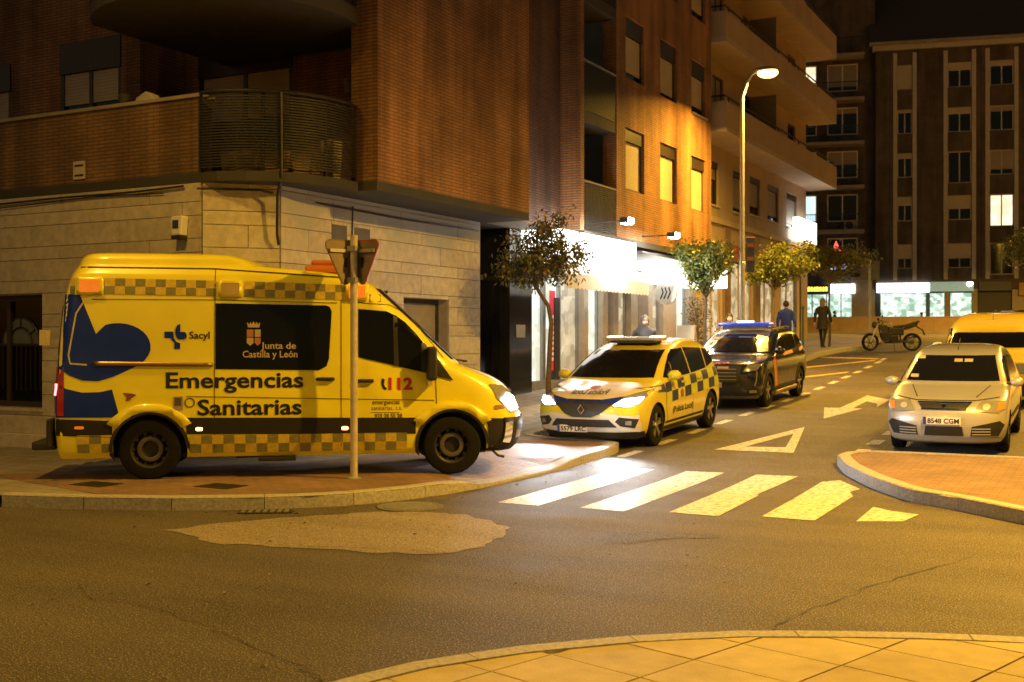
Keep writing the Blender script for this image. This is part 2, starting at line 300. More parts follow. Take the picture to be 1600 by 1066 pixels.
# right build-out (red paving behind a curved kerb)
RK=[(14,9.4),(6,10.4),(2,11.3),(.3,11.9),(-.86,12.3),(-1.68,13.12),(-2.13,13.45),(-2.72,14.4),(-3.28,15.55),(-3.56,16.4),(-3.5,16.8),(-3.3,17.0),(-2.9,17.05),(-1.0,17.05)]
zq=lambda x,y: zr(y)+.14
right=sheet('right_pavement',RK+[(-.9,30),(-.9,66),(45,66),(45,9)],.8,zq,'red_paving',kind='structure')
kerbs(RK[2:],-1,zq,right)
sheet('parking_bay_cobbles',[(-3.2,17.1),(-.95,17.1),(-.95,40),(-3.2,40)],1.0,on(.004),pm('bay_cobble',(.11,.10,.09),.7,var=.4,vs=18,bump=.6,bs=16),kind='structure')
# near pavement under the camera: single slabs behind a curved kerb
NK=[(-3.75,-2),(-3.75,1.5),(-3.62,3.4),(-3.46,4.55),(-3.28,5.06),(-2.96,5.57),(-2.44,6.13),(-1.95,6.5),(-1.48,6.74),(-1.0,6.95),(-.5,7.11),(.6,7.3),(3,7.35),(8,7.2)]
near=sheet('near_pavement',NK+[(8,-6),(-3.75,-6)],2,lambda x,y:.112,JOINT,kind='structure')
zn=lambda x,y: .128
kerbs(NK[1:],-1,zn,near,wid=.15,rise=.006)
sub=[]
for i,p in enumerate(NK):
    d=inward(NK,i); sub.append((p[0]+d.y*.158,p[1]-d.x*.158))
SP=sub+[(8,-6),(-3.59,-6)]
ca,sa=math.cos(R(-17)),math.sin(R(-17)); S=.60
for i in range(-9,10):
    for j in range(3,18):
        poly=SP; u0,v0=i*S,j*S*.75+(0 if 1 else 0)
        for (a,b,c) in ((ca,sa,u0+S-.006),(-ca,-sa,-u0-.006),(-sa,ca,v0+S*.75-.006),(sa,-ca,-v0-.006)):
            poly=clip(poly,a,b,c)
            if len(poly)<3: break
        if len(poly)<3: continue
        ar=abs(sum(poly[k][0]*poly[(k+1)%len(poly)][1]-poly[(k+1)%len(poly)][0]*poly[k][1] for k in range(len(poly))))/2
        cx=sum(p[0] for p in poly)/len(poly); cy=sum(p[1] for p in poly)/len(poly)
        if ar<.004 or cx<-4 or cx>1.6 or cy<3.6: continue
        MB().prism(poly,.10,.128+random.uniform(-.002,.002)).build('paving_slab',random.choice(SLAB),near)
# zebra crossing
zb=thing('zebra_crossing','white zebra crossing stripes painted across the street mouth','crossing')
for k,(x0,x1,ya,yb) in enumerate([(-6.22,-5.70,11.25,15.0),(-5.24,-4.72,11.3,15.05),(-4.28,-3.74,11.45,15.1),(-3.34,-2.80,11.62,14.75)]):
    poly=[(x0+.06,ya),(x1+.06,ya-.03),(x1-.04,yb),(x0-.04,yb-.05)]
    if k==3: poly=[(x0+.06,ya),(x1+.06,ya-.03),(x1+.03,13.6),(x1-.08,13.95),(x1-.02,14.25),(x0+.13,yb+.2),(x0-.04,yb-.05)]
    if k==2: poly=[(x0+.06,ya),(x1+.06,ya-.03),(x1-.02,13.2),(x1-.06,13.22),(x1-.04,yb),(x0-.04,yb-.05)]
    sheet('stripe',poly,.5,on(.005),'road_white',zb)
sheet('stripe',[(-2.36,11.74),(-1.95,11.95),(-1.88,12.5),(-2.17,12.62),(-2.40,12.85)],.5,on(.005),'road_white',zb)
# give-way triangle, arrow and dashes
yt=thing('yield_triangle','white give way triangle painted on the asphalt uphill of the crossing','road marking')
A,B,T=(-5.66,17.38),(-4.43,17.42),(-5.08,20.78); a2,b2,t2=(-5.32,17.87),(-4.70,18.0),(-5.02,19.75)
for q in ((A,B,b2,a2),(B,T,t2,b2),(T,A,a2,t2)): sheet('triangle_bar',list(q),.6,on(.005),'road_white',yt)
ar=thing('turn_arrow','long white lane arrow with angled head painted uphill of the triangle','road marking')
sheet('arrow_head',[(-5.08,22.25),(-4.78,24.38),(-5.56,24.4)],.6,on(.005),'road_white',ar)
sheet('arrow_shaft',[(-4.97,24.40),(-5.24,24.42),(-5.25,27.35),(-4.6,26.5),(-4.56,24.75),(-4.68,25.5),(-5.0,26.0)],.6,on(.005),'road_white',ar)
ld=thing('parking_lane_dashes','broken white line edging the bay where police cars stand','road marking')
for k in range(14):
    y=16.1+k*1.55
    sheet('dash',[(-6.78,y),(-6.62,y),(-6.62,y+.75),(-6.78,y+.75)],.6,on(.005),'road_white',ld)
sheet('dash',[(-6.8,37.2),(-6.66,37.2),(-6.66,38),(-6.8,38)],.6,on(.005),'road_white',ld)
rdsh=thing('bay_line_dashes','broken white line edging the bay of the silver car','road marking')
for k,y in enumerate((17.55,18.75,20.0)):
    sheet('dash',[(-3.62,y),(-3.42,y),(-3.42,y+.6),(-3.62,y+.6)],.6,on(.005),'road_white',rdsh)
ye=thing('yellow_box_marking','faded yellow kerbside marking beyond the dark police car','road marking')
for q in ([(-8.8,29.6),(-6.95,33.2),(-6.95,33.7),(-8.8,30.1)],[(-8.8,34.0),(-6.9,37.0),(-6.9,37.5),(-8.8,34.5)],[(-8.8,38.0),(-6.9,37.6),(-6.9,38.0),(-8.8,38.4)]): sheet('yellow_bar',q,.6,on(.005),'road_yellow',ye)
ed=thing('side_street_dash','short white dash on the left side street by the kerb','road marking')
sheet('dash',[(-11.4,7.75),(-10.55,8.0),(-10.6,8.2),(-11.45,7.95)],.6,on(.005),'road_white',ed)
eb=thing('edge_paint','white paint patch on the asphalt in the bottom corner','road marking')
sheet('paint',[(-4.95,3.6),(-4.35,3.95),(-4.35,4.12),(-4.62,4.08),(-5.1,3.85)],.6,on(.005),'road_white',eb)
# patched asphalt, cracks, ironwork
PAT=[(-8.06,8.12),(-7.9,8.65),(-7.55,9.25),(-7.28,9.62),(-6.9,10.05),(-6.5,10.26),(-6.05,10.3),(-5.62,10.06),(-5.24,9.78),(-5.05,9.3),(-4.98,8.75),(-5.08,8.28),(-5.6,8.1),(-6.3,8.0),(-6.9,7.86),(-7.15,7.78),(-7.5,7.95)]
def wob(poly,a,n=3):
    out=[]
    for i in range(len(poly)):
        p,q=poly[i],poly[(i+1)%len(poly)]
        for k in range(n): t=k/n; out.append((p[0]+(q[0]-p[0])*t+random.uniform(-a,a),p[1]+(q[1]-p[1])*t+random.uniform(-a,a)))
    return out
def patchmat(name,lo,hi):
    m=MATS['asphalt'].copy(); m.name=name; MATS[name]=m
    for n in m.node_tree.nodes:
        if n.type=='MAP_RANGE' and abs(n.inputs[4].default_value-.072)<1e-4: n.inputs[3].default_value=lo; n.inputs[4].default_value=hi
patchmat('asphalt_patch',.12,.21); patchmat('asphalt_stain',.020,.045)
pt=sheet('asphalt_patch',wob(PAT,.045,4),1,on(.004),'asphalt_patch'); props(pt,'paler rough repair patch in the asphalt before the kerb corner','road patch')
st=sheet('tar_stain',wob([(-7.75,8.95),(-7.55,9.5),(-7.2,9.85),(-7.0,9.9),(-7.35,9.25),(-7.6,8.8)],.04),1,on(.003),'asphalt_stain'); props(st,'dark tar stain beside the pale repair patch','road patch')
st=sheet('tar_stain',wob([(-4.4,9.6),(-4.1,10.1),(-3.6,10.35),(-3.2,10.2),(-3.7,9.9),(-3.9,9.5)],.08),1,on(.003),'asphalt_stain'); props(st,'dark tar stain on the asphalt in front of the zebra crossing','road patch')
CR=pm('crack_tar',(.012,.011,.010),.6)
def crack(pts,w,label):
    P=[]; 
    for i in range(len(pts)-1):
        for k in range(10):
            t=k/10; P.append((pts[i][0]+(pts[i+1][0]-pts[i][0])*t+random.uniform(-.032,.032),pts[i][1]+(pts[i+1][1]-pts[i][1])*t+random.uniform(-.032,.032)))
    P.append(pts[-1]); mb=MB(); vs=[]
    for i,p in enumerate(P):
        d=(Vector(P[min(i+1,len(P)-1)])-Vector(P[max(i-1,0)])).normalized(); ww=w*random.uniform(.15,.75)
        vs+=[(p[0]-d.y*ww,p[1]+d.x*ww,zr(p[1])+.006),(p[0]+d.y*ww,p[1]-d.x*ww,zr(p[1])+.006)]
    o=mb.add(vs,[(2*i,2*i+1,2*i+3,2*i+2) for i in range(len(P)-1)]).build('crack',CR); props(o,label,'crack')
crack([(-6.75,5.95),(-6.35,5.72),(-5.7,5.72),(-4.9,5.42),(-4.0,5.05),(-3.66,4.85)],.006,'long thin crack in the asphalt running to the near kerb')
crack([(-1.95,6.75),(-1.9,7.6),(-1.6,8.8),(-1.1,10.3)],.009,'tarred crack climbing from near kerb toward the right build-out')
crack([(-6.6,8.0),(-5.2,8.35),(-4.3,8.2),(-3.2,8.9)],.007,'hairline asphalt crack below the repair patch')
mh=thing('manhole_cover','round ribbed iron manhole cover in the road beside the pale patch','manhole cover',(-6.83,10.5,.006))
MB().lathe([(0,0),(.30,0),(.30,.006),(.36,.006),(.36,-.02)],n=32).build('rim',GREYM,mh)
mb=MB()
for k in range(-6,7):
    h=math.sqrt(max(0,.285**2-(k*.044)**2)); mb.box(-h,h,k*.044-.012,k*.044+.012,.001,.010)
mb.build('rib_plate',GALV,mh,kind='stuff')
dg=thing('drain_grate','dark gutter drain grate at the foot of the kerb','drain',(-8.02,9.55,.004),R(33))
MB().box(-.28,.28,-.2,.02,0,.006).build('frame',DARKM,dg)
for k in range(7): MB().box(-.25+k*.075,-.21+k*.075,-.18,0,.006,.014).build('bar',GREYM,dg)
for (x,y,lab) in ((-9.15,10.1,'square iron utility cover behind the sign pole'),(-10.55,9.55,'square iron utility cover near the ambulance rear wheel')):
    c=MB().box(x-.25,x+.25,y-.18,y+.18,zp(x,y)+.002,zp(x,y)+.009).build('utility_cover',DARKM); props(c,lab,'cover')

# grit, leaves and small litter lying on the road and in the gutters
rl_=random.Random(21); LT=[]
mb=MB()
for k in range(900):
    if k<420: i=rl_.randrange(3,18); t=rl_.random(); p,q=LK[i],LK[i+1]; x=p[0]+(q[0]-p[0])*t; y=p[1]+(q[1]-p[1])*t; d=(Vector(q)-Vector(p)).normalized(); o_=abs(rl_.gauss(0,.22))+.03; x+=d.y*o_; y-=d.x*o_
    else: x=rl_.uniform(-9,0); y=rl_.uniform(4,11); 
    if k>=420 and (y<7.3 and x>-3.9): continue
    s_=rl_.uniform(.006,.016)*(1.8 if rl_.random()<.12 else 1); a=rl_.uniform(0,6.28); z=zr(y)+.007
    c,s2=math.cos(a)*s_,math.sin(a)*s_; mb.add([(x+c,y+s2,z),(x-s2*.6,y+c*.6,z+s_*.5),(x-c,y-s2,z),(x+s2*.6,y-c*.6,z+s_*.35)],[(0,1,2,3)])
lt=mb.build('road_litter',pm('litter',(.24,.19,.12),.8,var=.6,vs=3),kind='stuff'); props(lt,'scattered grit and dry leaf scraps on the asphalt','litter')
# ------------------------------------------------------------------ corner building
ZS=4.08
cb=thing('corner_building','brick corner building with pale stone ground floor and curved slatted balcony','building',(0,0,0))
def wall(mb_boxes,name,mat,parent=cb,bevel=0,label=None):
    for b in mb_boxes: o=MB().box(*b).build(name,mat,parent,bevel=bevel,label=label)
    return o
# backing of the stone ground floor (joint colour), with openings left for windows
def panels(p0,p1,z0,z1,holes,parent,out,first=0,mats=None):
    """stone panels on a vertical wall from p0 to p1 (xy), proud of the joint-coloured backing"""
    p0=Vector(p0); p1=Vector(p1); L=(p1-p0).length; d=(p1-p0)/L; n=Vector((d.y,-d.x))*out
    hs=[.33,.20]; z=z0; r=first; rows=[]
    while z<z1-.05:
        h=min(hs[r%2],z1-z); rows.append((z,z+h)); z+=h; r+=1
    for ri,(a,b) in enumerate(rows):
        s=-(ri%3)*.63
        while s<L:
            e=s+1.9; q0,q1=max(0,s),min(L,e); s=e
            if q1-q0<.03: continue
            spans=[(q0,q1,a,b)]
            for (h0,h1,hz0,hz1) in holes:
                if b>hz0 and a<hz1:
                    ns=[]
                    for (u,v,za,zb) in spans:
                        if h1<=u or h0>=v: ns.append((u,v,za,zb)); continue
                        if u<h0-.02: ns.append((u,h0,za,zb))
                        if v>h1+.02: ns.append((h1,v,za,zb))
                        if zb>hz1+.03: ns.append((max(u,h0),min(v,h1),hz1,zb))
                        if za<hz0-.03: ns.append((max(u,h0),min(v,h1),za,hz0))
                    spans=ns
            for (u,v,za,zb) in spans:
                g=.005; A=p0+d*(u+g); B=p0+d*(v-g); t=.03+random.uniform(-.0015,.0015); zz0,zz1=za+g,zb-g
                o=n*t
                vs=[(A.x,A.y,zz0),(B.x,B.y,zz0),(B.x,B.y,zz1),(A.x,A.y,zz1)]
                vs+= [(x+o.x,y+o.y,z) for x,y,z in vs]
                MB().add(vs,[(0,1,2,3),(7,6,5,4),(0,4,5,1),(1,5,6,2),(2,6,7,3),(3,7,4,0)]).build('stone_panel',random.choice(mats or (STONE,STONE,STONE2,STONE3)),parent)
YL=12.53
# backing solids (openings at the windows)
wall([(-45,-17.05,YL,YL+.4,-.3,ZS),(-17.05,-15.0,YL,YL+.4,-.3,.74),(-17.05,-15.0,YL,YL+.4,2.53,ZS),(-15.0,-11.7,YL,YL+.4,-.3,ZS),
      (-11.3,-10.93,13.3,16.55,-.3,ZS),(-11.3,-10.93,16.55,18.05,-.3,.9),(-11.3,-10.93,16.55,18.05,2.55,ZS),(-11.3,-10.93,18.05,19.2,-.3,ZS)],'ground_floor_wall',JOINT)
MB().prism([(-11.72,12.53),(-10.93,13.32),(-11.3,13.7),(-12.0,12.93)],-.3,ZS).build('corner_wall',JOINT,cb)
panels((-26,YL),(-11.7,YL),.63,ZS,[(26-17.05,26-15.0,.74,2.53)],cb,1)
panels((-11.7,YL),(-10.93,13.3),.3,ZS,[],cb,1,1)
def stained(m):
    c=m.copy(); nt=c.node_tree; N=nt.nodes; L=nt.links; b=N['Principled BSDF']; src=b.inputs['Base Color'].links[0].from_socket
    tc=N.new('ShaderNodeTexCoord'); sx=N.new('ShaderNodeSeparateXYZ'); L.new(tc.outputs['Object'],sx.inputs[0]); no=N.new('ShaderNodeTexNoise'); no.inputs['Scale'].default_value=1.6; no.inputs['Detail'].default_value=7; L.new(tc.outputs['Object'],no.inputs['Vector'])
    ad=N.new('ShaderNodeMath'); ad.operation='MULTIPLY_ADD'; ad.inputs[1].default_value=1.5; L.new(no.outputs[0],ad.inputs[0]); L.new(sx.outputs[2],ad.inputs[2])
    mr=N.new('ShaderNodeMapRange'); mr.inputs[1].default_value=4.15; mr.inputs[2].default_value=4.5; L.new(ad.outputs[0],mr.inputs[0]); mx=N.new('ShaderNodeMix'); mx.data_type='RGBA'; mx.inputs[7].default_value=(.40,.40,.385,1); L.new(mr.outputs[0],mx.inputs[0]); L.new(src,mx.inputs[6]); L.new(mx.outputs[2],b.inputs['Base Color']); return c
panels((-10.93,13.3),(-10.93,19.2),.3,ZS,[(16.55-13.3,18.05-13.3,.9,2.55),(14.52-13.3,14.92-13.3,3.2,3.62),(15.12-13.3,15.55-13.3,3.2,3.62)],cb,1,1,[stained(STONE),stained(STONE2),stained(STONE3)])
wall([(-26,-11.75,YL-.16,YL+.02,-.1,.34)],'plinth',STONE,bevel=.01); wall([(-26,-11.78,YL-.09,YL+.02,.34,.62)],'plinth_course',STONE3,bevel=.01)
# ground floor windows
def window(parent,plane,c0,c1,z0,z1,depth,glass=GLASS,frame=WFRAME,mull=1,shutter=0,sm=SHUT,fr=.06,axis='Y',sgn=-1,sill=True,box=0):
    """window filling an opening: plane coordinate is the wall face, axis the wall's normal axis, sgn the outward direction"""
    pl=plane-sgn*depth
    def bx(a0,a1,b0,b1,n0,n1):
        n0,n1=sorted((pl+sgn*n0,pl+sgn*n1))
        return (a0,a1,n0,n1,b0,b1) if axis=='Y' else (n0,n1,a0,a1,b0,b1)
    w=MB().box(*bx(c0,c1,z0,z1,-.02,0)).build('window',glass,parent)
    m=MB()
    for b in ((c0,c0+fr,z0,z1),(c1-fr,c1,z0,z1),(c0+fr,c1-fr,z0,z0+fr),(c0+fr,c1-fr,z1-fr,z1)): m.box(*bx(*b,.003,.055))
    for k in range(1,mull+1):
        c=c0+(c1-c0)*k/(mull+1); m.box(*bx(c-fr/2,c+fr/2,z0+fr,z1-fr,.003,.05))
    m.build('frame',frame,w)
    if box: MB().box(*bx(c0+.002,c1-.002,z1-box,z1-.002,.06,.09)).build('shutter_box',WFRAME,w)
    if shutter:
        top=z1-max(box,fr); bot=top-(top-z0-fr)*shutter; n=max(2,int((top-bot)/.055)); m=MB()
        for k in range(n):
            a=bot+(top-bot)*k/n; b=bot+(top-bot)*(k+1)/n
            m.box(*bx(c0+fr,c1-fr,a,b-.012,.012,.032)); m.box(*bx(c0+fr,c1-fr,b-.012,b,.012,.022))
        m.build('roller_shutter',sm,w)
    if sill: MB().box(*bx(c0-.04,c1+.04,z0-.05,z0-.001,.0,depth+.06)).build('sill',STONE3,w)
    return w
window(cb,YL,-17.05,-15.0,.74,2.53,.22,mull=1,fr=.09)
window(cb,-10.93,16.55,18.05,.9,2.55,.25,mull=0,shutter=.45,sm=SHUTG,fr=.08,axis='X',sgn=1,sill=False)
for a,b in ((14.52,14.92),(15.12,15.55)): MB().box(-10.96,-10.90,a,b,3.2,3.62).build('vent_louvre',pm('vent_grey',(.10,.10,.105),.6),cb)
# arched grille seen in the left ground floor window
mb=MB(); 
for r in (.44,.27): mb.tube([(-15.78+r*math.cos(R(t)),YL+.20,1.75+r*math.sin(R(t))) for t in range(0,181,12)],.014,6)
for t in (35,90,145): mb.tube([(-15.78+.27*math.cos(R(t)),YL+.20,1.75+.27*math.sin(R(t))),(-15.78+.44*math.cos(R(t)),YL+.20,1.75+.44*math.sin(R(t)))],.012,6)
mb.box(-16.25,-15.3,YL+.19,YL+.21,1.72,1.76)
for k in range(9): mb.box(-16.2+k*.11,-16.185+k*.11,YL+.19,YL+.205,1.0,1.72)
mb.build('window_grille',DARKM,cb)
MB().prism([(-16.22,1.76)]+[(-15.78+.43*math.cos(R(t)),1.76+.43*math.sin(R(t))) for t in range(180,-1,-15)],YL+.212,YL+.216,'y').build('arched_reflection',pm('reflection_bluegrey',(.10,.125,.14),.3),cb)  # bluish reflection of the building opposite, put in as a coloured panel
# upper floors
def holedy(y0,y1,xa,xb,za,zb,holes,name,mat,parent):
    m=MB(); xs=sorted({xa,xb}|{h[0] for h in holes}|{h[1] for h in holes}); zs=sorted({za,zb}|{h[2] for h in holes}|{h[3] for h in holes})
    for i in range(len(xs)-1):
        run=None
        for j in range(len(zs)-1):
            cx,cz=(xs[i]+xs[i+1])/2,(zs[j]+zs[j+1])/2
            if any(h[0]<cx<h[1] and h[2]<cz<h[3] for h in holes):
                if run is not None: m.box(xs[i],xs[i+1],y0,y1,run,zs[j]); run=None
            elif run is None: run=zs[j]
        if run is not None: m.box(xs[i],xs[i+1],y0,y1,run,zb)
    return m.build(name,mat,parent)
BO='brick_orange'; BD='brick_dark'
wall([(-45,-11.75,YL-.02,YL+.25,ZS,5.31)],'terrace_parapet','brick_weathered')
wall([(-45,-11.72,YL-.06,YL+.3,5.31,5.36)],'parapet_coping',CONC)
sl=[(-45,YL-.03),(-11.7,YL-.03),(-11.4,12.5),(-11.0,12.66),(-10.66,12.93),(-10.45,13.3),(-10.33,13.75),(-10.3,14.38),(-9.95,14.38),(-9.95,19.4),(-10.9,19.4),(-10.9,22.9),(-10.4,22.9),(-10.4,31.8),(-14,31.8),(-45,30)]
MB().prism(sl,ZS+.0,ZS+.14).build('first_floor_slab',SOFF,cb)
holedy(14.4,14.7,-45,-14.86,ZS+.14,17,[(-16.8,-15.3,4.4,7.1),(-20.6,-18.1,4.4,6.9)],'upper_wall_left',BO,cb)
wall([(-15.1,-14.86,14.7,15.5,ZS+.14,17)],'upper_wall_return',BO)
holedy(15.5,15.8,-15.1,-10.44,ZS+.14,17,[(-14.55,-12.45,4.3,6.95)],'upper_wall_recess',BO,cb)
wall([(-10.44,-9.95,14.4,19.4,ZS+.14,17)],'bay_wall',BO)
wall([(-11.3,-10.9,19.4,22.75,ZS+.14,17)],'upper_wall_shaded',BD)  # shade on this set-back wall is put into the darker brick colour
wall([(-11.3,-10.42,22.75,22.95,ZS+.14,17)],'pier',BO)
# parapet windows of the flats above the terrace
window(cb,14.4,-16.8,-15.3,4.4,7.1,.06,mull=1,shutter=.27,box=.55,fr=.08,sill=False)
window(cb,14.4,-20.6,-18.1,4.4,6.9,.06,mull=1,shutter=.5,box=.5,fr=.08,sill=False)
window(cb,15.5,-14.55,-12.45,4.3,6.95,.06,mull=1,shutter=.38,box=.5,fr=.08,sill=False)
# curved balcony with slats
def arc3(a,b,c,n):
    ax,ay=a; bx,by=b; cx,cy=c; d=2*(ax*(by-cy)+bx*(cy-ay)+cx*(ay-by))
    ux=((ax*ax+ay*ay)*(by-cy)+(bx*bx+by*by)*(cy-ay)+(cx*cx+cy*cy)*(ay-by))/d; uy=((ax*ax+ay*ay)*(cx-bx)+(bx*bx+by*by)*(ax-cx)+(cx*cx+cy*cy)*(bx-ax))/d
    r=math.hypot(ax-ux,ay-uy); t0=math.atan2(ay-uy,ax-ux); t1=math.atan2(cy-uy,cx-ux)
    if t1<t0: t1+=2*PI
    return [(ux+r*math.cos(t0+(t1-t0)*i/n),uy+r*math.sin(t0+(t1-t0)*i/n)) for i in range(n+1)]
AR=arc3((-11.7,12.5),(-10.64,12.98),(-10.33,14.36),14)
SLATD=pm('slat_dark',(.016,.015,.013),.6)
cbn=thing('curved_balcony','curved dark balcony with horizontal metal slats on the brick corner','balcony')
for k in range(26):
    z=4.28+k*.040; m=MB(); vs=[]
    for (x,y) in AR:
        nx,ny=(x+12.1)/1.9,(y-14.2)/1.9
        vs+=[(x,y,z),(x,y,z+.022),(x-nx*.02,y-ny*.02,z+.022),(x-nx*.02,y-ny*.02,z)]
    n=len(AR); m.add(vs,[(4*i+j,4*i+(j+1)%4,4*i+4+(j+1)%4,4*i+4+j) for i in range(n-1) for j in range(4)]+[(0,1,2,3),(4*n-1,4*n-2,4*n-3,4*n-4)]).build('slat',SLATD,cbn)
MB().tube([(x,y,5.36) for x,y in AR],.03,8).build('handrail',DARKM,cbn,smooth=True)
for i in (0,5,10,14): MB().box(AR[i][0]-.05,AR[i][0]-.01,AR[i][1]+.0,AR[i][1]+.04,4.22,5.34).build('post',DARKM,cbn)
# things on the balcony
TERR=pm('terracotta_box',(.42,.27,.15),.8); LEAFD=pm('pot_leaf',(.05,.09,.03),.7); 
def planter(x,y,rz,w,lab,m=TERR,z=4.22,h=.34,leaf=True):
    t=thing('planter_box',lab,'planter',(x,y,z),rz,'planters on the curved balcony')
    MB().add([(-w/2+.03,-.1,0),(w/2-.03,-.1,0),(w/2-.03,.1,0),(-w/2+.03,.1,0),(-w/2,-.13,h),(w/2,-.13,h),(w/2,.13,h),(-w/2,.13,h)],[(0,3,2,1),(4,5,6,7),(0,1,5,4),(1,2,6,5),(2,3,7,6),(3,0,4,7)]).build('box',m,t,bevel=.01)
    if leaf:
        mb=MB()
        for _ in range(70):
            a,b,c=random.uniform(-w/2,w/2),random.uniform(-.15,.15),h+random.uniform(0,.3); d=Vector((random.uniform(-1,1),random.uniform(-1,1),random.uniform(-.3,1))).normalized()*.07; e=d.orthogonal().normalized()*.02; p=Vector((a,b,c))
            mb.add([p-d,p+e,p+d,p-e],[(0,1,2,3)])
        mb.build('leaves',LEAFD,t)
planter(-11.35,13.0,R(20),.62,'dull brown planter box by the straight end of the curved balcony')
planter(-10.98,13.18,R(45),.52,'terracotta planter box with tall leaves on the curved balcony')
planter(-10.75,13.62,R(68),.50,'bright terracotta planter box near the balcony downpipe',leaf=False)
planter(-10.62,14.15,R(85),.22,'narrow striped pot at the wall end of the curved balcony',pm('straw_pot',(.5,.42,.28),.8),h=.62,leaf=False)
w=thing('wall_flower_pot','white half round flower pot hung on the balcony wall','flower pot',(-11.0,15.42,5.95),0)
MB().ball((0,0,0),.12,.09,.11).build('pot',WHITE,w,smooth=True)
mb=MB()
for _ in range(60):
    p=Vector((random.gauss(-.12,.12),random.gauss(0,.03),random.uniform(.05,.33))); d=Vector((random.uniform(-1,1),random.uniform(-1,1),random.uniform(-.3,1))).normalized()*.05; e=d.orthogonal().normalized()*.015; mb.add([p-d,p+e,p+d,p-e],[(0,1,2,3)])
mb.build('flowers',pm('pot_flower',(.3,.10,.05),.7),w)
MB().cyl((-.24,0,-.1),(-.24,0,.14),.06,.08).build('pot_green',pm('olive_pot',(.2,.22,.1),.6),w)
# next balcony up: curved slab and its slats
AR2=arc3((-13.9,12.5),(-11.4,11.95),(-10.32,14.38),18)
ub=thing('upper_balcony','dark curved balcony slab jutting over the corner, its slats above','balcony')
MB().prism(AR2+[(-10.4,15.5),(-13.9,15.5)],6.62,6.86).build('slab',pm('slab_dark',(.06,.055,.05),.85),ub)
for k in range(22):
    z=6.9+k*.04; vs=[]
    for (x,y) in AR2: vs+=[(x,y,z),(x,y,z+.022),(x-.02,y+.015,z+.022),(x-.02,y+.015,z)]
    n=len(AR2); MB().add(vs,[(4*i+j,4*i+(j+1)%4,4*i+4+(j+1)%4,4*i+4+j) for i in range(n-1) for j in range(4)]+[(0,1,2,3),(4*n-1,4*n-2,4*n-3,4*n-4)]).build('slat',DARKM,ub)
dp=MB().tube([(-10.62,12.96,5.35),(-10.62,12.97,4.15),(-10.80,13.10,3.9),(-10.84,13.14,3.35),(-10.86,13.2,3.2)],.022,8).build('downpipe',DARKM,None,smooth=True); props(dp,'thin dark pipe hanging from the curved balcony down the stone','pipe')
cab=MB().tube([(-26+i*.5,YL-.07,4.02+.012*math.sin(i*.9)-.02*math.sin(i*.37)) for i in range(29)],.016,6)
cab.tube([(-20+i*.4,YL-.06,3.96+.03*math.sin(i*.5)) for i in range(20)],.008,6); cab=cab.build('facade_cable',BLKP,None,smooth=True); props(cab,'black cables slung along the wall under the terrace parapet','cable')
cab=MB().tube([(-11.7,12.42,3.98),(-11.0,12.95,3.97),(-10.88,14.5,3.9),(-10.88,16.5,3.88),(-10.88,19.1,3.9)],.014,6).tube([(-10.88,15.05,3.95),(-10.88,15.03,3.3)],.012,6).build('facade_cable',BLKP,None,smooth=True); props(cab,'black cable under the brick overhang dropping between two vents','cable')
al=thing('alarm_box','small white alarm box with dark front on the shaded stone wall','alarm box',(-12.05,YL-.1,3.45))
MB().prism([(-.09,-.13),(.09,-.13),(.12,.15),(-.10,.15)],-.07,.07,'y').build('case',WHITE,al,bevel=.02)
MB().box(-.06,.05,-.078,-.068,-.03,.09).build('panel',pm('blue_dark',(.03,.04,.10),.4),al); MB().box(-.09,.09,-.07,.06,-.18,-.13).build('strobe',BLKP,al)
pq=thing('wall_plate','small square pale plate on the brick terrace parapet','sign',(-14.16,YL-.035,4.42))
MB().box(-.13,.13,-.012,.0,-.14,.14).build('plate',SHUT,pq,bevel=.005)
for z in (.07,-.08): MB().box(-.09,.09,-.016,-.0125,z-.015,z+.015).build('lettering_line',DARKM,pq)
# objects on the terrace edge
for (x,lab,c) in ((-12.9,'pale cloth folded over the terrace parapet',(.45,.42,.36)),(-13.35,'dark flowerpot standing on the terrace parapet',(.05,.05,.04)),(-16.55,'small cream ornament on the terrace parapet',(.45,.36,.25))):
    t=thing('terrace_item',lab,'ornament',(x,YL+.1,5.36))
    if 'cloth' in lab: MB().prism([(-.2,0),(.2,0),(.17,.10),(.03,.16),(-.15,.08)],-.06,.1,'y').build('cloth',pm('cloth_pale',c,.8),t,bevel=.02)
    elif 'pot' in lab: MB().lathe([(0,0),(.06,0),(.09,.16),(.075,.16),(.07,.13),(0,.13)]).build('pot',pm('pot_dark',c,.7),t)
    else: MB().lathe([(0,0),(.08,0),(.10,.07),(.06,.14),(.085,.2),(.05,.27),(0,.29)],n=14).build('figure',pm('cream_fig',c,.7),t,smooth=True)
# ------------------------------------------------------------------ entrance and shop front of the same building
wall([(-12.4,-12.2,19.2,22,.2,ZS)],'entrance_back',pm('door_dark',(.02,.02,.022),.2)); wall([(-12.4,-10.93,19.15,19.25,0,ZS)],'entrance_jamb',STONE3)
dz=.55
en=thing('entrance_door','glazed entrance door with steel frame in a dark recess','door',(-11.6,19.3,dz))
MB().box(-.03,.0,.05,.42,.0,2.55).build('side_panel',pm('steel_panel',(.20,.20,.19),.3,.6),en); MB().box(-.03,.0,.46,1.25,0,2.5).build('glass',GLASS,en)
for y in (.44,.80,1.25): MB().box(-.05,.03,y-.03,y+.03,0,2.55).build('frame_post',GREYM,en)
MB().box(-.05,.03,.42,1.28,2.5,2.6).build('frame_head',GREYM,en); MB().box(-.06,-.0,.0,1.3,2.6,3.5).build('transom_panel',BLACKG,en)
MB().lathe([(0,0),(.09,0),(.09,.05),(0,.05)],(0.0,.22,2.35),'x',14).build('buzzer_lamp',DARKM,en)
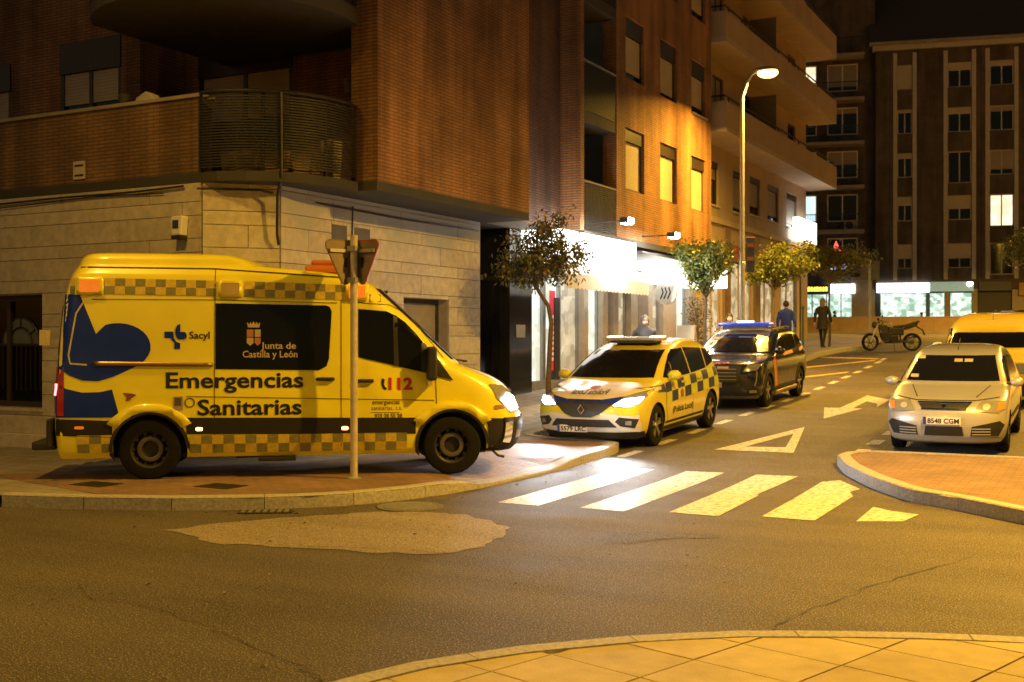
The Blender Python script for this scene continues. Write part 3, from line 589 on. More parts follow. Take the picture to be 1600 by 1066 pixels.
MB().cyl((.06,.72,.8),(.06,.72,1.7),.015).build('handle',CHROME,en)
pi=MB().box(-11.7,-10.95,20.5,21.48,.2,ZS-.003).build('portal_pillar',BLACKG,cb,label='polished black stone pillar by the shop window')
np_=thing('name_plate','small steel plaque on the black polished pillar','sign',(-10.945,20.95,2.0))
MB().box(0,.012,-.2,.2,-.13,.13).build('plate',GREYM,np_,bevel=.004)
# shop: lit windows, red banner, canopy sign and scalloped valance
LITW=litmat('lit_shop_white',(.92,1,.86),(.60,.62,.46),.95); LITG=litmat('lit_shop_green',(.80,1,.80),(.25,.50,.36),1.7,1.6,1.2); LITC=litmat('lit_shop_cream',(.95,.80,.50),(.45,.34,.18),.6)
SIGNW=pm('lit_sign_white',(.8,.8,.8),.4,emit=(1,.98,.92),es=3.6,var=.02); SIGNC=pm('lit_sign_cool',(.8,.8,.8),.4,emit=(.93,.98,1),es=3.2,var=.02)
SIGNY=pm('lit_letters_yellow',(.8,.6,.1),.4,emit=(1,.72,.06),es=3.0); SIGNR=pm('lit_red',(.8,.1,.05),.4,emit=(1,.10,.07),es=2.2); SIGNB=pm('lit_blue',(.2,.3,.8),.4,emit=(.45,.55,1),es=3)
AWN=pm('awning_white',(.80,.77,.70),.8,var=.04); REDB=pm('banner_red',(.55,.02,.05),.6); TAN=pm('shop_pilaster',(.36,.29,.21),.7,var=.1)
XS=-10.9
wall([(XS-.5,XS-.3,21.5,31.8,.3,ZS+.2)],'shop_back_wall',TAN)
def bay(y0,y1,z0,z1,mat,name='shop_window'):
    w=MB().box(XS-.28,XS-.24,y0,y1,z0,z1).build(name,mat,cb); m=MB()
    for b in ((y0-.03,y0+.03,z0,z1),(y1-.03,y1+.03,z0,z1)): m.box(XS-.235,XS-.17,*b)
    m.build('frame',GREYM,w); return w
bay(21.55,22.25,.95,3.2,LITW); bay(22.35,23.05,.95,3.2,LITW); bay(23.1,24.05,.95,3.2,LITC); bay(24.3,25.15,1.0,3.2,LITW); bay(26.1,26.9,1.6,3.2,LITC); bay(28.4,29.2,1.3,3.3,LITC); bay(30.2,31.3,1.6,3.4,LITW)
for (a,b) in ((24.05,24.3),(25.15,25.45),(25.8,26.1),(26.9,27.2),(28.1,28.4),(29.2,30.2),(31.3,31.8)): MB().box(XS-.3,XS-.02,a,b,.5,ZS).build('shop_pilaster',TAN,cb,bevel=.01)
wall([(XS-.28,XS-.1,21.5,24.05,.4,.95)],'shop_stall_riser',GREYM)
wall([(XS-.29,XS-.12,22.72,22.98,.9,2.75)],'mullion',DARKM)
bn=thing('red_banner','tall red banner with white lettering inside the shop window','banner',(XS-.15,22.65,1.15))
MB().box(0,.01,-.14,.14,0,1.75).build('cloth',REDB,bn)
for k in range(9): MB().box(.012,.014,-.05,.05,.22+k*.115,.29+k*.115).build('letter',WHITE,bn)
cp=thing('shop_canopy','glowing white shop canopy sign with scalloped valance','awning',(0,0,0))
MB().box(-10.88,-9.98,20.85,24.9,3.36,4.06).build('sign_box',SIGNW,cp,bevel=.01)
MB().add([(-9.97,20.55,3.42),(-9.97,24.92,3.42),(-9.70,24.95,3.14),(-9.70,20.5,3.14)],[(0,1,2,3)]).build('awning_cloth',AWN,cp)
mb=MB(); n=24
for k in range(n):
    y0=20.5+4.45*k/n; y1=20.5+4.45*(k+1)/n; pts=[(y0,3.14),(y1,3.14)]+[((y0+y1)/2+(y1-y0)/2*math.cos(R(t)),2.90-(y1-y0)*.32*math.sin(R(t))) for t in range(0,181,30)]
    mb.prism(pts,-9.70,-9.69,'x')
mb.build('valance',AWN,cp)
for y in (20.75,24.7): MB().cyl((-10.85,y,3.0),(-9.72,y,3.12),.018).build('arm',GREYM,cp)
for (y,x,z,lab) in ((22.85,-9.80,4.17,'bright floodlight fixed over the white canopy sign'),(26.0,-9.9,4.12,'bright floodlight between the two shop signs')):
    fl=thing('floodlight',lab,'floodlight',(x+.42,y,z+.2),0,'floodlights over the shops'); MB().box(-.8,-.1,-.012,.012,-.012,.012).build('arm',DARKM,fl)
    MB().box(-.1,.1,-.16,.16,-.06,.06).build('housing',DARKM,fl,bevel=.01); MB().box(-.08,.08,-.14,.14,-.072,-.0605).build('lens',pm('flood_lens',(1,1,1),.3,emit=(1,.98,.93),es=60),fl); MB().box(.1005,.115,-.14,.14,-.05,.05).build('lens',MATS['flood_lens'],fl)
    lamp('flood_beam','AREA',(0,0,-.09),150,(1,.95,.86),fl,rot=(0,R(24),0),size=.25)
c2=thing('cafe_canopy','cream cafe awning with long glowing white sign box','awning',(0,0,0))
MB().add([(-10.85,25.1,3.62),(-10.85,26.9,3.62),(-9.85,26.9,3.30),(-9.85,25.1,3.30)],[(0,1,2,3)]).build('awning_cloth',pm('awning_cream',(.6,.5,.33),.8),c2)
MB().box(-9.87,-9.83,25.1,26.9,3.16,3.30).build('valance',AWN,c2)
MB().box(-10.85,-9.85,26.9,31.4,3.28,3.80).build('sign_box',SIGNW,c2,bevel=.01)
MB().box(-10.85,-9.9,25.1,31.5,3.84,3.9).build('canopy_rail',DARKM,c2)
rs=thing('round_cafe_sign','round pale glass cafe sign on a bracket over the pavement','sign',(-10.15,27.3,3.0),R(0))
MB().lathe([(0,-.025),(.25,-.025),(.27,-.02),(.27,.02),(.25,.025),(0,.025)],(0,0,0),'y',28).build('disc',pm('sign_disc',(.30,.28,.24),.4,emit=(1,.9,.7),es=.25),rs,smooth=30)
MB().lathe([(.255,-.035),(.29,-.035),(.29,.035),(.255,.035),(.255,-.035)],(0,0,0),'y',28).build('ring',pm('ring_cream',(.65,.58,.45),.5),rs,smooth=30)
for a in (-.09,.0,.10): MB().tube([(a-.04,-.03,-.14),(a+.03,-.03,.02),(a-.01,-.03,.14)],.018,6).build('emblem_stroke',DARKM,rs)
MB().tube([(0,0,.28),(0,0,.42),(-.7,0,.42)],.018,8).build('bracket',DARKM,rs)
ab=thing('a_board','pale advertising board standing beside the cafe wall','sign board',(-10.35,29.4,zp(-10.35,29.4)))
for s in (-1,1): MB().add([(-.25,s*.18,0),(.25,s*.18,0),(.25,s*.02,1.25),(-.25,s*.02,1.25),(-.25,s*.2,0),(.25,s*.2,0),(.25,s*.04,1.25),(-.25,s*.04,1.25)],[(0,1,2,3),(7,6,5,4),(0,4,5,1),(1,5,6,2),(2,6,7,3),(3,7,4,0)]).build('board',pm('board_pale',(.5,.42,.30),.6),ab)
# upper shop-side facade with slatted recessed balconies and three columns of windows
XF=-10.45
def holed(x0,x1,ya,yb,za,zb,holes,name,mat,parent):
    m=MB(); ys=sorted({ya,yb}|{h[0] for h in holes}|{h[1] for h in holes}); zs=sorted({za,zb}|{h[2] for h in holes}|{h[3] for h in holes})
    for i in range(len(ys)-1):
        run=None
        for j in range(len(zs)-1):
            cy,cz=(ys[i]+ys[i+1])/2,(zs[j]+zs[j+1])/2
            if any(h[0]<cy<h[1] and h[2]<cz<h[3] for h in holes):
                if run is not None: m.box(x0,x1,ys[i],ys[i+1],run,zs[j]); run=None
            elif run is None: run=zs[j]
        if run is not None: m.box(x0,x1,ys[i],ys[i+1],run,zb)
    return m.build(name,mat,parent)
WY=[(25.4,26.6),(27.7,28.93),(30.1,31.3)]; hol=[(a,b,5.41+k*2.66,6.88+k*2.66) for a,b in WY for k in range(4)]
holed(XF-.35,XF,24.85,31.8,ZS+.14,17,hol,'window_facade',BO,cb)
for k in range(4):
    for i,(a,b) in enumerate(WY):
        window(cb,XF,a,b,5.41+k*2.66,6.88+k*2.66,.14,mull=0,shutter=1.0 if k==0 else (.86,.9,.8)[i],box=.30 if k==0 else .42,fr=.05,axis='X',sgn=1,sill=False)
        if k==1 and i==2: MB().box(XF-.14,XF+.06,a-.03,b+.03,5.36+2.66,5.405+2.66).build('sill',pm('steel_sill',(.5,.5,.48),.35,.8),cb)
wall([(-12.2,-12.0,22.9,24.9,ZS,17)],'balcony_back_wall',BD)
for k in range(4):
    z=4.22+k*2.66
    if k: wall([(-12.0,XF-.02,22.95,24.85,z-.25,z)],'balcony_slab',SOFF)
    sbn=thing('slat_balcony',('slatted metal balcony front directly over the glowing canopy sign','slatted balcony front catching a lamp glint above the lowest one','slatted balcony front with an air conditioner standing behind','topmost slatted balcony front on the brick wall')[k],'balcony',(0,0,z))
    for q in range(24): MB().box(XF-.05,XF-.02,22.97,24.83,.02+q*.044,.048+q*.044).build('slat',pm('slat_grey',(.014,.014,.014),.65,0),sbn)
    MB().box(XF-.07,XF-.0,22.96,24.84,1.08,1.12).build('handrail',GREYM,sbn)
ac=thing('air_conditioner','air conditioner unit standing on the recessed brick balcony','air conditioner',(-11.0,23.9,9.56+1.15))
MB().box(-.16,.16,-.42,.42,-1.14,-.55+.9).build('case',pm('ac_case',(.30,.28,.24),.6),ac,bevel=.02); MB().lathe([(0,.17),(.24,.17),(.26,.165),(.26,.16)],(0,.0,-.05),'x',20).build('fan_grille',DARKM,ac)
# ------------------------------------------------------------------ beige apartment block with long balconies
b2=thing('balcony_block','beige rendered apartment block with long wraparound balconies','building')
XB=-11.2
wh=[(33.7,34.8,6.0,7.35),(36.3,37.5,6.0,7.35),(38.2,39.5,6.1,7.4),(40.4,41.9,6.1,7.4),(43.0,44.6,6.1,7.4)]
up=[(c,c+1.1,z+.3,z+2.1) for z in (7.95,10.55,13.15) for c in (34.2,37.4,40.2,43.2)]
gd=[(33.6,35.2,1.5,4.4),(36.0,38.6,1.5,4.4),(39.4,41.4,1.6,4.4),(42.2,44.6,1.7,4.4)]
holed(XB-.3,XB,31.85,46,.6,16,wh+up+gd,'facade_wall',BEIGE,b2)
wall([(-20,XB-.32,31.9,45.9,.5,15.9)],'core_wall',BEIGE,b2)
wall([(XB,XB+.09,31.9,46.05,5.45,5.62)],'string_course',BEIGE2,b2)
for i,(a,b,z0,z1) in enumerate(wh): window(b2,XB,a,b,z0,z1,.12,shutter=(.3,.9,.75,.85,.9)[i],sm=SHUTG,mull=0,box=.2,axis='X',sgn=1)
for i,(a,b,z0,z1) in enumerate(up): window(b2,XB,a,b,z0,z1,.12,shutter=random.choice((0,.5,.9)),sm=SHUTG,mull=1,axis='X',sgn=1,sill=False)
for i,(a,b,z0,z1) in enumerate(gd): window(b2,XB,a,b,z0,z1,.15,glass=LITC,mull=1,axis='X',sgn=1,sill=False,frame=TAN)
wall([(XB,XB+.06,35.3,35.9,1.2,5.4),(XB,XB+.06,38.7,39.3,1.2,5.4),(XB,XB+.06,45.0,46.0,1.4,5.4)],'ground_pilaster',pm('pilaster_brown',(.22,.15,.10),.7),b2)
wall([(XB-.15,XB+.05,36.0,38.6,4.4,4.9)],'red_fascia',pm('fascia_red',(.30,.04,.03),.6),b2); wall([(XB-.15,XB+.05,33.6,35.2,4.4,4.9)],'pale_fascia',SHUT,b2)
for k,z in enumerate((7.85,10.45,13.05)):
    bl=thing('long_balcony',('long beige balcony, the lowest above the street lamp sign','long beige balcony at the height of the street lamp head','long beige balcony cut by the top of the picture')[k],'balcony')
    wall([(XB-.02,-10.13,32.2,46.6,z,z+.14)],'slab',BEIGE2,bl)
    wall([(-10.28,-10.13,32.2,46.6,z+.14,z+.88),(XB-.02,-10.28,32.2,32.33,z+.14,z+.88),(XB-.02,-10.28,46.47,46.6,z+.14,z+.88)],'parapet',BEIGE,bl)
    MB().tube([(XB,32.28,z+1.05),(-10.2,32.28,z+1.05),(-10.2,46.5,z+1.05),(XB,46.5,z+1.05)],.025,8).build('handrail',DARKM,bl)
    for q in range(11): MB().box(-10.215,-10.185,32.6+q*1.37,32.63+q*1.37,z+.88,z+1.04).build('rail_post',DARKM,bl)
    wall([(XB,-10.3,38.2,38.26,z+.14,z+2.2)],'divider_screen',pm('divider_glass',(.16,.14,.10),.4),bl)
ls=thing('lit_corner_sign','glowing white rectangular sign at the corner of the beige block','sign',(XB+.25,44.6,6.05))
MB().box(-.1,.15,-1.3,1.5,-.42,.42).build('sign_face',SIGNW,ls,bevel=.01); MB().box(-.25,-.1,-.1,.1,-.1,.1).build('bracket',DARKM,ls)
tr=thing('triangle_neon_sign','small glowing red triangle sign with blue foot beyond the beige block','sign',(-10.3,47.3,5.0),R(15))
MB().prism([(-.38,0),(.38,0),(0,.85)],-.04,.04,'y').build('triangle',SIGNR,tr); MB().prism([(-.17,.1),(.17,.1),(0,.45)],-.05,-.041,'y').build('emblem',SIGNW,tr); MB().box(-.42,.42,-.05,.05,-.3,-.03).build('foot',SIGNB,tr); MB().box(-.9,.0,-.02,.02,.3,.34).build('bracket',DARKM,tr)
# ------------------------------------------------------------------ far buildings (rotated frame)
Z4=2.3
rz4=R(14.1)
def far(name,label,cat='building',x=0,y=0): 
    c,s=math.cos(rz4),math.sin(rz4); return thing(name,label,cat,(-14.8+x*c-y*s,75.1+x*s+y*c,Z4),rz4)
b4=far('brown_tower_block','tall dark brown brick block with pale window strips and shops below')
TRIM=pm('pale_trim',(.46,.43,.36),.8,var=.1); BB='brick_brown'
H=18.0
cols=[(1.95,3.35),(4.95,6.85),(7.4,9.3),(11.2,13.1),(14.2,16.2),(17.2,19.2)]
rows=[(3.6,5.6),(6.6,8.6),(9.35,11.35),(12.1,14.1),(14.9,16.9)]
hh=[(a+.25,b-.25,z0,z1) for a,b in cols for z0,z1 in rows]
holedy(0,.35,.9,26,3.35,H,hh,'facade_wall',BB,b4)
wall([(.9,26,.36,12,.0,H)],'core_wall',BB,b4)
for a,b in cols:
    for x in (a,b-.24): wall([(x,x+.24,-.07,.0,3.35,H-.35)],'pilaster',TRIM,b4)
wall([(.7,26.2,-.25,.3,H-.15,H+.15)],'cornice',TRIM,b4); wall([(.5,26.3,-.4,12,H+.15,H+.35)],'roof_slab',CONC,b4)
MB().prism([(-.4,H+.35),(12,H+.35),(6,H+8)],.5,26.3,'x').build('roof',pm('roof_dark',(.07,.05,.04),.9),b4)
ROOM=litmat('lit_room',(1,.90,.66),(.75,.62,.40),1.3,1.0,.8)
random.seed(5)
pat={(0,0):('s',.6),(1,0):('s',.62),(2,0):('w',0),(0,1):('s',.35),(1,1):('s',.55),(2,1):('l',0),(0,2):('s',.2),(1,2):('w',0),(2,2):('g',.8),(0,3):('s',.1),(1,3):('s',.25),(2,3):('g',.2),(0,4):('s',1),(1,4):('s',.3),(2,4):('s',.2)}
for i,(a,b) in enumerate(cols):
    for j,(z0,z1) in enumerate(rows):
        k,v=pat.get((i,j),('s',random.choice((.2,.4,.6,.9))))
        window(b4,0,a+.25,b-.25,z0+(.45 if k!='w' and k!='l' else 0),z1,.15,glass=ROOM if k=='l' else GLASS,frame=TRIM,mull=1,shutter=v if k in 'sg' else 0,sm=SHUTG if k=='g' else SHUT,fr=.07,sill=False)
        if k not in 'wl': wall([(a+.24,b-.24,.02,.3,z0,z0+.45)],'apron_panel',BB,b4)
# shops of the far block
SHW=litmat('lit_far_shop',(.86,1,.90),(.22,.42,.30),1.15,2.6,2.0)
wall([(.9,26,.0,.35,2.75,3.35)],'shop_lintel',pm('lintel_brown',(.10,.075,.05),.8),b4)
for (a,b,m_) in ((1.2,3.9,SHW),(4.15,5.0,SHW),(5.35,6.6,SHW)): 
    w=MB().box(a,b,.1,.3,.5,2.5).build('shop_window',m_,b4); MB().box(a-.05,a,-.02,.12,.3,2.7).build('frame',pm('green_frame',(.10,.22,.05),.5),w); MB().box(b,b+.05,-.02,.12,.3,2.7).build('frame',MATS['green_frame'],w)
wall([(5.0,5.35,-.0,.3,0,2.75),(6.65,6.95,0,.3,0,2.75)],'shop_pier',TAN,b4); wall([(7.0,8.9,.15,.3,0,2.7)],'dark_doorway',pm('door_black',(.01,.01,.01),.5),b4); wall([(8.95,26,.05,.34,0,2.7)],'side_shop_wall',TAN,b4)
for (a,b,z0,z1,m_,lab) in ((.95,4.1,2.55,3.15,SIGNC,'long glowing white shop sign on the brown block'),(4.15,6.7,2.6,3.2,pm('sign_pale_green',(.35,.40,.32),.5,emit=(.6,1,.8),es=.22),'dim greenish shop sign beside the white one'),(7.0,8.9,2.6,3.2,pm('sign_dark',(.05,.05,.06),.5),'dark unlit sign over the black doorway'),(9.3,12.6,2.3,3.1,pm('sign_amber',(.45,.25,.06),.6),'amber brown fascia at the right end shop')):
    s_=far('shop_sign',lab,'sign',(a+b)/2,-.05); s_.location.z=Z4+(z0+z1)/2
    MB().box((a-b)/2,(b-a)/2,-.12,.02,(z0-z1)/2,(z1-z0)/2).build('sign_box',m_,s_,bevel=.02)
    if lab.startswith('dim'):
        MB().box(.9,1.2,-.15,-.12,.05,.25).build('spot_lamp',pm('spot_lens',(1,1,1),.3,emit=(.9,1,1),es=20),s_)
# recessed balconies block on the left of it
b3=far('dark_balcony_block','dark brown block with stacked railed balconies behind the beige building')
hb=[(x,x+1.9,z0,z0+1.75) for x in (-4.6,-2.05) for z0 in (4.4,7.2,10.0,12.8,15.6)]
holedy(.8,1.1,-18,.9,0,24,hb,'facade_wall',BB,b3); wall([(-18,.9,1.12,12,0,24)],'core_wall',BB,b3)
LR=litmat('lit_blind',(.75,.95,1),(.55,.75,.85),1.1,1.5,.8)
for i,(a,b,z0,z1) in enumerate(hb):
    lit=(i==1 or i==4)
    window(b3,.8,a,b,z0,z1,.1,glass=(LR if i==1 else ROOM) if lit else GLASS,frame=WHITE,mull=1,shutter=0 if lit or i in (5,6) else random.choice((.2,.5,.85)),sm=SHUTG,fr=.07,sill=False)
for z in (6.6,9.4,12.2,15.0,17.8):
    bl=far('railed_balcony',{6.6:'railed balcony with an air conditioner, lowest on the dark block',9.4:'railed balcony second from the bottom of the dark block',12.2:'railed balcony midway up the dark block',15.0:'railed balcony second from the top of the dark block',17.8:'topmost railed balcony of the dark block'}[z],'balcony'); bl['group']='stacked balconies of the dark block'
    wall([(-5.6,.2,-.35,.8,z-.2,z)],'slab',CONC,bl)
    m=MB()
    for k in range(38): m.box(-5.55+k*.152,-5.53+k*.152,-.33,-.31,z,z+.95)
    m.box(-5.57,.18,-.35,-.29,z+.95,z+1.0); m.build('railing',DARKM,bl)
a2=far('air_conditioner','small white air conditioner on a railed balcony of the dark block','air conditioner',-.6,.3); a2.location.z=Z4+6.6
MB().box(-.42,.42,-.16,.16,0,.62).build('case',SHUTG,a2,bevel=.02); MB().lathe([(0,-.17),(.22,-.17),(.24,-.162)],(-.1,0,.31),'y',18).build('fan_grille',DARKM,a2)
MB().box(-5.0,-.55,.55,.75,.5,2.5).build('shop_window',SHW,b3)
for x in (-4.1,-3.0,-2.1,-1.2): MB().box(x-.03,x+.03,.5,.56,.4,2.5).build('shop_mullion',DARKM,b3)
wall([(-.55,.9,.4,.78,0,3.6),(-6,-5.0,.4,.78,0,3.6)],'shop_pier',TAN,b3)
sg=far('neon_shop_sign','glowing yellow and white lettering over the left far shop','sign',-3,.5); sg.location.z=Z4+2.85
MB().box(-1.9,1.0,-.02,.1,-.28,.28).build('sign_board',DARKM,sg)
for k in range(8): MB().prism([(-1.85+k*.17,-.12),(-1.73+k*.17,-.12),(-1.71+k*.17,.02+.1*((k*7)%3)/2),(-1.80+k*.17,.15),(-1.86+k*.17,.05)],-.05,-.021,'y').build('white_letter',SIGNW,sg)
for k in range(8): MB().prism([(-.45+k*.18,-.14),(-.32+k*.18,-.14),(-.31+k*.18,.1),(-.38+k*.18,.16),(-.45+k*.18,.02+.1*((k*5)%3)/2)],-.05,-.021,'y').build('yellow_letter',SIGNY,sg)
s2=far('shop_sign','glowing white square sign over the pier beside yellow letters','sign',-1.1,.35); s2.location.z=Z4+2.85
MB().box(-.75,.75,-.05,.1,-.3,.3).build('sign_box',SIGNC,s2,bevel=.02)
# low tiled wall in front of the far shops
lw=far('low_tiled_wall','low brown tiled wall running in front of far shops','wall',0,-5.6); lw.location.z=zr(69)
TILEW=pm('wall_tile',(.30,.20,.12),.6,var=.12,vs=3); 
for k in range(34):
    MB().box(-9+k*.85,-9+k*.85+.843,-.02,.12,-.4,.92).build('tile_panel',TILEW,lw)
wall([(-9,20,.13,.3,-.4,.93)],'wall_core',CONC,lw); wall([(-9.05,20.05,-.05,.33,.93,.99)],'coping',pm('coping_tan',(.36,.26,.16),.7),lw); wall([(-9,20,-.5,-.021,-.4,.12)],'base_step',CONC,lw)
# ------------------------------------------------------------------ vehicles: bodies are stacks of rounded horizontal slices
class Stack:
    def __init__(s,rows,p=2.6):
        zs=[r[0] for r in rows]; s.z0,s.z1=zs[0],zs[-1]; s.zs=zs; s.p=p
        s.f=[pchip(zs,[r[i] for r in rows]) for i in range(1,6)]
    def at(s,z): return [f(z) for f in s.f]           # xf,xr,w,Lf,Lr
    def W(s,x,z):
        xf,xr,w,lf,lr=s.at(z); p=s.p
        if x>xf-lf: t=min(1,(x-xf+lf)/lf); return w*max(0,1-t**p)**(1/p)
        if x<xr+lr: t=min(1,(xr+lr-x)/lr); return w*max(0,1-t**p)**(1/p)
        return w
    def F(s,y,z):
        xf,xr,w,lf,lr=s.at(z); t=min(.999,abs(y)/w); return xf-lf*(1-(1-t**s.p)**(1/s.p))
    def Rr(s,y,z):
        xf,xr,w,lf,lr=s.at(z); t=min(.999,abs(y)/w); return xr+lr*(1-(1-t**s.p)**(1/s.p))
    def side(s,sg,off):
        def fn(x,z):
            e=.01; w=s.W(x,z); n=Vector((-(s.W(x+e,z)-s.W(x-e,z))/(2*e),1,-(s.W(x,z+e)-s.W(x,z-e))/(2*e))).normalized()*off
            return (x+n.x,sg*(w+n.y),z+n.z)
        return fn
    def front(s,off):
        def fn(y,z):
            e=.01; n=Vector((1,-(s.F(y+e,z)-s.F(y-e,z))/(2*e),-(s.F(y,z+e)-s.F(y,z-e))/(2*e))).normalized()*off
            return (s.F(y,z)+n.x,y+n.y,z+n.z)
        return fn
    def rear(s,off):
        def fn(y,z):
            e=.01; n=Vector((-1,(s.Rr(y+e,z)-s.Rr(y-e,z))/(2*e),(s.Rr(y,z+e)-s.Rr(y,z-e))/(2*e))).normalized()*off
            return (s.Rr(y,z)+n.x,y+n.y,z+n.z)
        return fn
    def mesh(s,nz=64,nc=9,ns=16):
        zs=sorted(set([s.z0+(s.z1-s.z0)*i/nz for i in range(nz+1)]+s.zs)); p=s.p; vs=[]; n=None
        for z in zs:
            xf,xr,w,lf,lr=s.at(z); half=[]
            for i in range(nc+1): a=PI/2*i/nc; half.append((xf-lf+lf*max(0,math.cos(a))**(2/p),w*max(0,math.sin(a))**(2/p)))
            for i in range(1,ns): half.append((xf-lf+(xr+lr-xf+lf)*i/ns,w))
            for i in range(nc+1): a=PI/2*(1-i/nc); half.append((xr+lr-lr*max(0,math.cos(a))**(2/p),w*max(0,math.sin(a))**(2/p)))
            ring=half+[(x,-y) for x,y in half[-2:0:-1]]; n=len(ring); vs+=[(x,y,z) for x,y in ring]
        fs=[(j*n+i,j*n+(i+1)%n,(j+1)*n+(i+1)%n,(j+1)*n+i) for j in range(len(zs)-1) for i in range(n)]
        fs+=[tuple(range(n-1,-1,-1)),tuple(range((len(zs)-1)*n,len(zs)*n))]
        return vs,fs
def drape(name,poly,fn,mat,parent,step=.12,label=None,thick=0,smooth=True):
    bm=gridpoly(poly,step)
    for v in bm.verts: v.co=Vector(fn(v.co.x,v.co.y))
    bmesh.ops.triangulate(bm,faces=[f for f in bm.faces if len(f.verts)>4]); me=bpy.data.meshes.new(name); bm.to_mesh(me); bm.free()
    o=mk(name,me,mat,parent,smooth=60 if smooth else False,label=label)
    if thick: md=o.modifiers.new('solid','SOLIDIFY'); md.thickness=thick; md.offset=0
    return o
def drapes(name,polys,fn,mat,parent):
    m=MB()
    for poly in polys:
        bm=gridpoly(poly,.25); bm.verts.index_update(); m.add([fn(v.co.x,v.co.y) for v in bm.verts],[tuple(v.index for v in f.verts) for f in bm.faces]); bm.free()
    return m.build(name,mat,parent)
def rpoly(x0,x1,z0,z1,r=.04,n=4):
    out=[]
    for cx,cz,a in ((x1-r,z1-r,0),(x0+r,z1-r,90),(x0+r,z0+r,180),(x1-r,z0+r,270)):
        for i in range(n+1): t=R(a+90*i/n); out.append((cx+r*math.cos(t),cz+r*math.sin(t)))
    return out
def strip(pts,w):   # thin closed ribbon polygon round a polyline, in the flat (u,v) plane
    L=[];Rr=[]
    for i,p in enumerate(pts):
        d=(Vector(pts[min(i+1,len(pts)-1)])-Vector(pts[max(i-1,0)])).normalized(); L.append((p[0]-d.y*w,p[1]+d.x*w)); Rr.append((p[0]+d.y*w,p[1]-d.x*w))
    return L+Rr[::-1]
def strips(name,lines,w,fn,mat,parent):
    m=MB()
    for pts in lines:
        P=[]
        for i in range(len(pts)-1):
            k=max(1,int(math.hypot(pts[i+1][0]-pts[i][0],pts[i+1][1]-pts[i][1])/.1)); P+=[(pts[i][0]+(pts[i+1][0]-pts[i][0])*t/k,pts[i][1]+(pts[i+1][1]-pts[i][1])*t/k) for t in range(k)]
        P.append(pts[-1]); q=strip(P,w); n=len(P)
        m.add([fn(*a) for a in q],[(i,i+1,2*n-2-i,2*n-1-i) for i in range(n-1)])
    return m.build(name,mat,parent)
def carbody(S,wheels,mat,parent,arch_mat=BLKP,name='body',wellw=.36,split=None):
    vs,fs=S.mesh(); me=bpy.data.meshes.new(name); me.from_pydata(vs,[],fs); o=mk(name,me,[mat,arch_mat],parent,smooth=38)
    m=MB()
    for (x,z,r) in wheels:
        w=S.W(x,.6)
        for sg in (-1,1): m.cyl((x,sg*(w-wellw),z),(x,sg*(w+.3),z),r,r,40)
    cme=bpy.data.meshes.new('cut'); cme.from_pydata(m.v,[],m.f); cut=bpy.data.objects.new('cut',cme); C.objects.link(cut); cme.materials.append(arch_mat)
    bm=bmesh.new(); bm.from_mesh(cme); bmesh.ops.recalc_face_normals(bm,faces=bm.faces); bm.to_mesh(cme); bm.free()
    b=o.modifiers.new('arch','BOOLEAN'); b.operation='DIFFERENCE'; b.object=cut; b.solver='EXACT'
    try: b.material_mode='TRANSFER'
    except Exception: pass
    pm_=o.parent; o.parent=None
    new=bpy.data.meshes.new_from_object(o.evaluated_get(DG())); o.modifiers.clear(); o.parent=pm_
    if len(new.polygons)>200: o.data=new; new.name=name
    bpy.data.objects.remove(cut); return o
